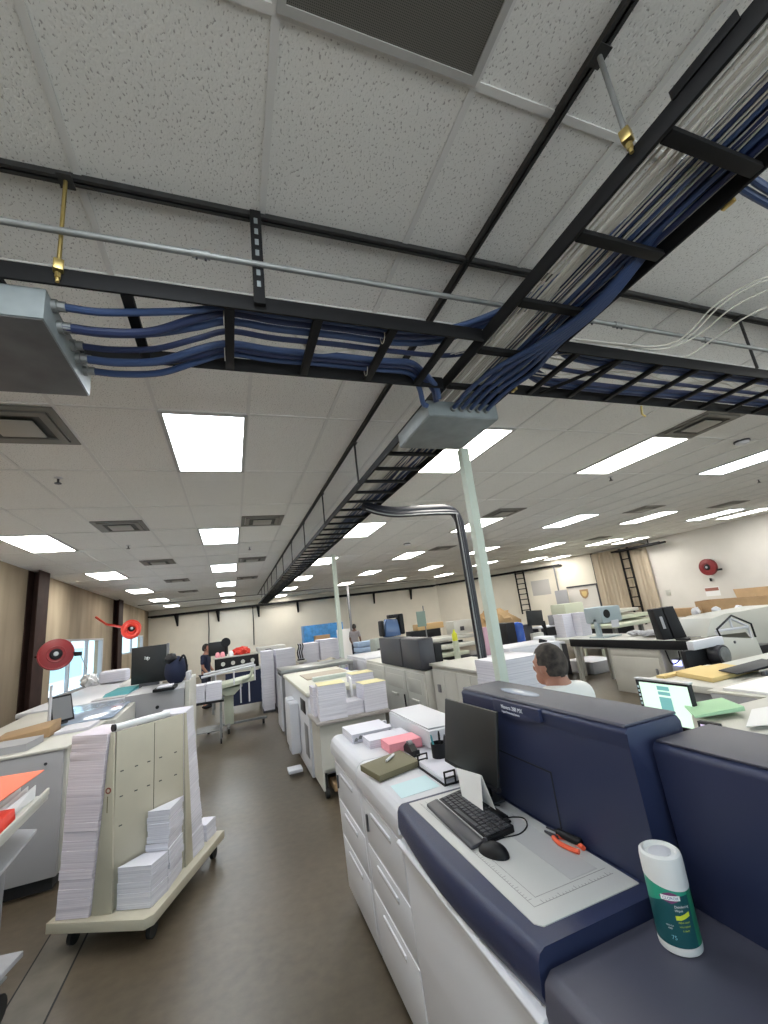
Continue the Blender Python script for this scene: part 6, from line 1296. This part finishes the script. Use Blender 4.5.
def seated(loc, rz):
    t = th('person', 'man with short greying hair in a white t-shirt seated behind the navy press', 'person', loc, rz)
    # local frame: facing +y, floor z=0, seat at .66
    hp = .72; sh = 1.275; hd = (0, .045, 1.435)
    J = [((0, 0, hp), (.15, .12)), ((0, -.01, hp + .18), (.135, .10)), ((0, -.005, hp + .36), (.16, .11)), ((0, 0, sh + .0), (.12, .085)), ((0, .01, sh + .06), .060), ((0, .03, sh + .12), .056),
         ((.17, 0, sh - .01), .062), ((.225, .04, sh - .16), .050), ((.23, .12, sh - .29), .042), ((.20, .26, sh - .27), .036), ((.17, .36, sh - .25), .026),
         ((-.17, 0, sh - .01), .062), ((-.225, .04, sh - .16), .050), ((-.23, .12, sh - .29), .042), ((-.20, .26, sh - .27), .036), ((-.17, .36, sh - .25), .026),
         ((.10, .05, hp - .01), .095), ((.13, .42, hp + .0), .065), ((.13, .42, hp - .28), .052), ((.13, .38, .09), .036), ((.13, .50, .045), .035),
         ((-.10, .05, hp - .01), .095), ((-.13, .42, hp + .0), .065), ((-.13, .42, hp - .28), .052), ((-.13, .38, .09), .036), ((-.13, .50, .045), .035)]
    E = [(0, 1), (1, 2), (2, 3), (3, 4), (4, 5), (3, 6), (6, 7), (7, 8), (8, 9), (9, 10), (3, 11), (11, 12), (12, 13), (13, 14), (14, 15), (0, 16), (16, 17), (17, 18), (18, 19), (19, 20), (0, 21), (21, 22), (22, 23), (23, 24), (24, 25)]
    fx = face_parts(hd) + [lambda bm: hand(bm, (.17, .36, sh - .25), (-.2, 1, 0), (0, 0, 1)), lambda bm: hand(bm, (-.17, .36, sh - .25), (.2, 1, 0), (0, 0, -1))]
    body = part(t, 'body', skinmesh(J, E, 2, fx, .008, 3), M_skin, local=True)
    # shirt: torso + sleeves
    g = .014
    S1 = [((0, 0, hp - .03), (.17 + g, .14 + g)), ((0, -.01, hp + .18), (.15 + g, .115 + g)), ((0, -.005, hp + .36), (.17 + g, .12 + g)), ((0, 0, sh + .0), (.13 + g, .09 + g)), ((0, .010, sh + .065), (.068 + g, .064 + g)),
          ((.20, 0, sh - .025), .075 + g), ((.225, .04, sh - .16), .062 + g), ((-.20, 0, sh - .025), .075 + g), ((-.225, .04, sh - .16), .062 + g)]
    part(body, 'shirt', skinmesh(S1, [(0, 1), (1, 2), (2, 3), (3, 4), (3, 5), (5, 6), (3, 7), (7, 8)], 2, None, .012, 4), M_tshirt, local=True)
    T1 = [((0, 0, hp), (.165, .135)), ((0, 0, hp + .08), (.16, .13)), ((.10, .05, hp - .01), .112), ((.13, .42, hp), .084), ((.13, .42, hp - .28), .070), ((.13, .38, .12), .055), ((-.10, .05, hp - .01), .112), ((-.13, .42, hp), .084), ((-.13, .42, hp - .28), .070), ((-.13, .38, .12), .055)]
    part(body, 'trousers', skinmesh(T1, [(0, 1), (0, 2), (2, 3), (3, 4), (4, 5), (0, 6), (6, 7), (7, 8), (8, 9)], 2, None, .012, 3), M_denim, local=True)
    sh_ = [ellip((.13, .44, .045), (.055, .14, .05)), ellip((-.13, .44, .045), (.055, .14, .05))]
    for i, s in enumerate((.13, -.13)): part(body, 'shoe', MB().ball((s, .45, .05), (.052, .14, .05), 3, lambda q: Vector((q.x, q.y, max(q.z, -.8)))), M_blk, local=True)
    hm = MB().ball((hd[0], hd[1] - .006, hd[2] + .012), (.085, .107, .124), 4, lambda q: q * (1 + .035 * noise.noise(q * 9)))
    kill = [v for v in hm.bm.verts if (v.co.y > hd[1] + .040 and v.co.z < hd[2] + .070) or v.co.z < hd[2] - .062 or (abs(v.co.x) > .055 and v.co.z < hd[2] + .0 and v.co.y > hd[1] - .02)]
    bmesh.ops.delete(hm.bm, geom=kill, context='VERTS'); 
    part(body, 'hair', hm, mat('greying_hair', (.085, .068, .058), .85, col2=(.018, .015, .014), nscale=26), local=True)
    for s in (.03, -.03): part(body, 'eye', MB().ball((s, hd[1] + .083, hd[2] + .006), .011, 2), M_sheet, local=True)
    return t
seated((1.835, 2.22, .005), RAD(18))
t = th('stool', 'dark padded stool under the seated man', 'stool', (1.835, 2.22, 0)); part(t, 'seat', MB().cyl((1.835, 2.22, .56), (1.835, 2.22, .62), .19, n=28), M_blk); part(t, 'column', MB().cyl((1.835, 2.22, .06), (1.835, 2.22, .559), .03, n=14), M_galv)
for k in range(5): part(t, 'foot', MB().tube([(1.835, 2.22, .07), (1.835 + .28 * cos(k * 1.257), 2.22 + .28 * sin(k * 1.257), .03)], .02, 8), M_blk)
def standing(loc, rz, label, shirt, trousers, hair, H=1.68, skin=M_skin):
    k = H / 1.70; t = th('person', label, 'person', loc, rz); z = lambda v: v * k
    hd = (0, .02, z(1.585))
    J = [((0, 0, z(.93)), (.14, .10)), ((0, 0, z(1.12)), (.125, .09)), ((0, 0, z(1.28)), (.15, .10)), ((0, 0, z(1.38)), (.11, .075)), ((0, .01, z(1.47)), .052), ((0, .015, z(1.52)), .05),
         ((.17, 0, z(1.38)), .056), ((.22, .0, z(1.10)), .042), ((.20, .14, z(.92)), .034), ((.19, .20, z(.88)), .026),
         ((-.17, 0, z(1.38)), .056), ((-.22, .0, z(1.10)), .042), ((-.20, .14, z(.92)), .034), ((-.19, .20, z(.88)), .026),
         ((.09, 0, z(.86)), .09), ((.10, .01, z(.48)), .058), ((.10, -.01, z(.09)), .038), ((.10, .10, z(.045)), .035),
         ((-.09, 0, z(.86)), .09), ((-.10, .01, z(.48)), .058), ((-.10, -.01, z(.09)), .038), ((-.10, .10, z(.045)), .035)]
    E = [(0, 1), (1, 2), (2, 3), (3, 4), (4, 5), (3, 6), (6, 7), (7, 8), (8, 9), (3, 10), (10, 11), (11, 12), (12, 13), (0, 14), (14, 15), (15, 16), (16, 17), (0, 18), (18, 19), (19, 20), (20, 21)]
    fx = face_parts(hd) + [lambda bm: hand(bm, (.19, .20, z(.88)), (-.1, .9, -.4), (0, .3, 1)), lambda bm: hand(bm, (-.19, .20, z(.88)), (.1, .9, -.4), (0, -.3, -1))]
    body = part(t, 'body', skinmesh(J, E, 2, fx, .009, 3), skin, local=True)
    part(body, 'shirt', skinmesh([((0, 0, z(.80)), (.165, .13)), ((0, 0, z(1.10)), (.155, .12)), ((0, 0, z(1.28)), (.17, .12)), ((0, 0, z(1.38)), (.125, .09)), ((0, 0, z(1.43)), .066), ((.17, 0, z(1.38)), .07), ((.22, 0, z(1.14)), .06), ((-.17, 0, z(1.38)), .07), ((-.22, 0, z(1.14)), .06)],
                                 [(0, 1), (1, 2), (2, 3), (3, 4), (3, 5), (5, 6), (3, 7), (7, 8)], 2, None, .014, 3), shirt, local=True)
    part(body, 'trousers', skinmesh([((0, 0, z(.94)), (.15, .115)), ((.09, 0, z(.84)), .10), ((.10, .01, z(.48)), .075), ((.10, -.01, z(.10)), .06), ((-.09, 0, z(.84)), .10), ((-.10, .01, z(.48)), .075), ((-.10, -.01, z(.10)), .06)],
                                    [(0, 1), (1, 2), (2, 3), (0, 4), (4, 5), (5, 6)], 2, None, .014, 2), trousers, local=True)
    for s in (.1, -.1): part(body, 'shoe', MB().ball((s, .05, .05), (.05, .13, .05), 3, lambda q: Vector((q.x, q.y, max(q.z, -.9)))), M_blk, local=True)
    hm = MB().ball((hd[0], hd[1] - .01, hd[2] + .014), (.088, .108, .124), 3, lambda q: q * (1 + .04 * noise.noise(q * 8)))
    bmesh.ops.delete(hm.bm, geom=[v for v in hm.bm.verts if (v.co.y > hd[1] + .04 and v.co.z < hd[2] + .07) or v.co.z < hd[2] - .07], context='VERTS')
    part(body, 'hair', hm, hair, local=True)
    return t
M_gsh = mat('grey_shirt', (.32, .30, .32), .9)
standing((4.86, 18.0, 0), RAD(-30), 'dark haired person in a grey shirt and dark trousers standing by the back wall', M_gsh, M_denim, M_hair, 1.66, mat('skin_deep', (.16, .08, .055), .6))
standing((-.72, 13.3, 0), RAD(-110), 'person in dark clothes standing behind the far left work table', M_navyc, M_denim, M_hair, 1.66)

# ================================================================== CAMERA, LIGHT
Rm = ((0.9382, -0.0266, 0.345), (-0.3263, 0.2636, 0.9078), (-0.115, -0.9643, 0.2386))
Mx = Matrix(Rm); cr = Vector(Mx.col[0]).normalized(); cf = Vector(Mx.col[2]); cf = (cf - cr * cf.dot(cr)).normalized()
cu_ = cr.cross(cf)
cd = bpy.data.cameras.new('camera'); cam = bpy.data.objects.new('camera', cd); C.objects.link(cam)
mw = Matrix((cr, cu_, -cf)).transposed().to_4x4(); mw.translation = Vector((0, 0, 1.85)); cam.matrix_world = mw
cd.sensor_fit = 'VERTICAL'; cd.sensor_height = 36; cd.lens = 420.9 / 1024 * 36; cd.clip_start = .02; cd.clip_end = 200
S.camera = cam
w = bpy.data.worlds.new('sky'); S.world = w; w.use_nodes = True
bg = w.node_tree.nodes['Background']; bg.inputs[0].default_value = (.56, .84, 1.0, 1); bg.inputs[1].default_value = .6
sun = bpy.data.lights.new('sun', 'SUN'); sun.energy = 5.0; sun.angle = .05; so = bpy.data.objects.new('sun', sun); so.rotation_euler = (RAD(-14), 0, 0); C.objects.link(so)
S.view_settings.view_transform = 'Standard'; S.view_settings.look = 'None'; S.view_settings.exposure = 1.85; S.view_settings.gamma = 1.0
S.view_settings.use_curve_mapping = False
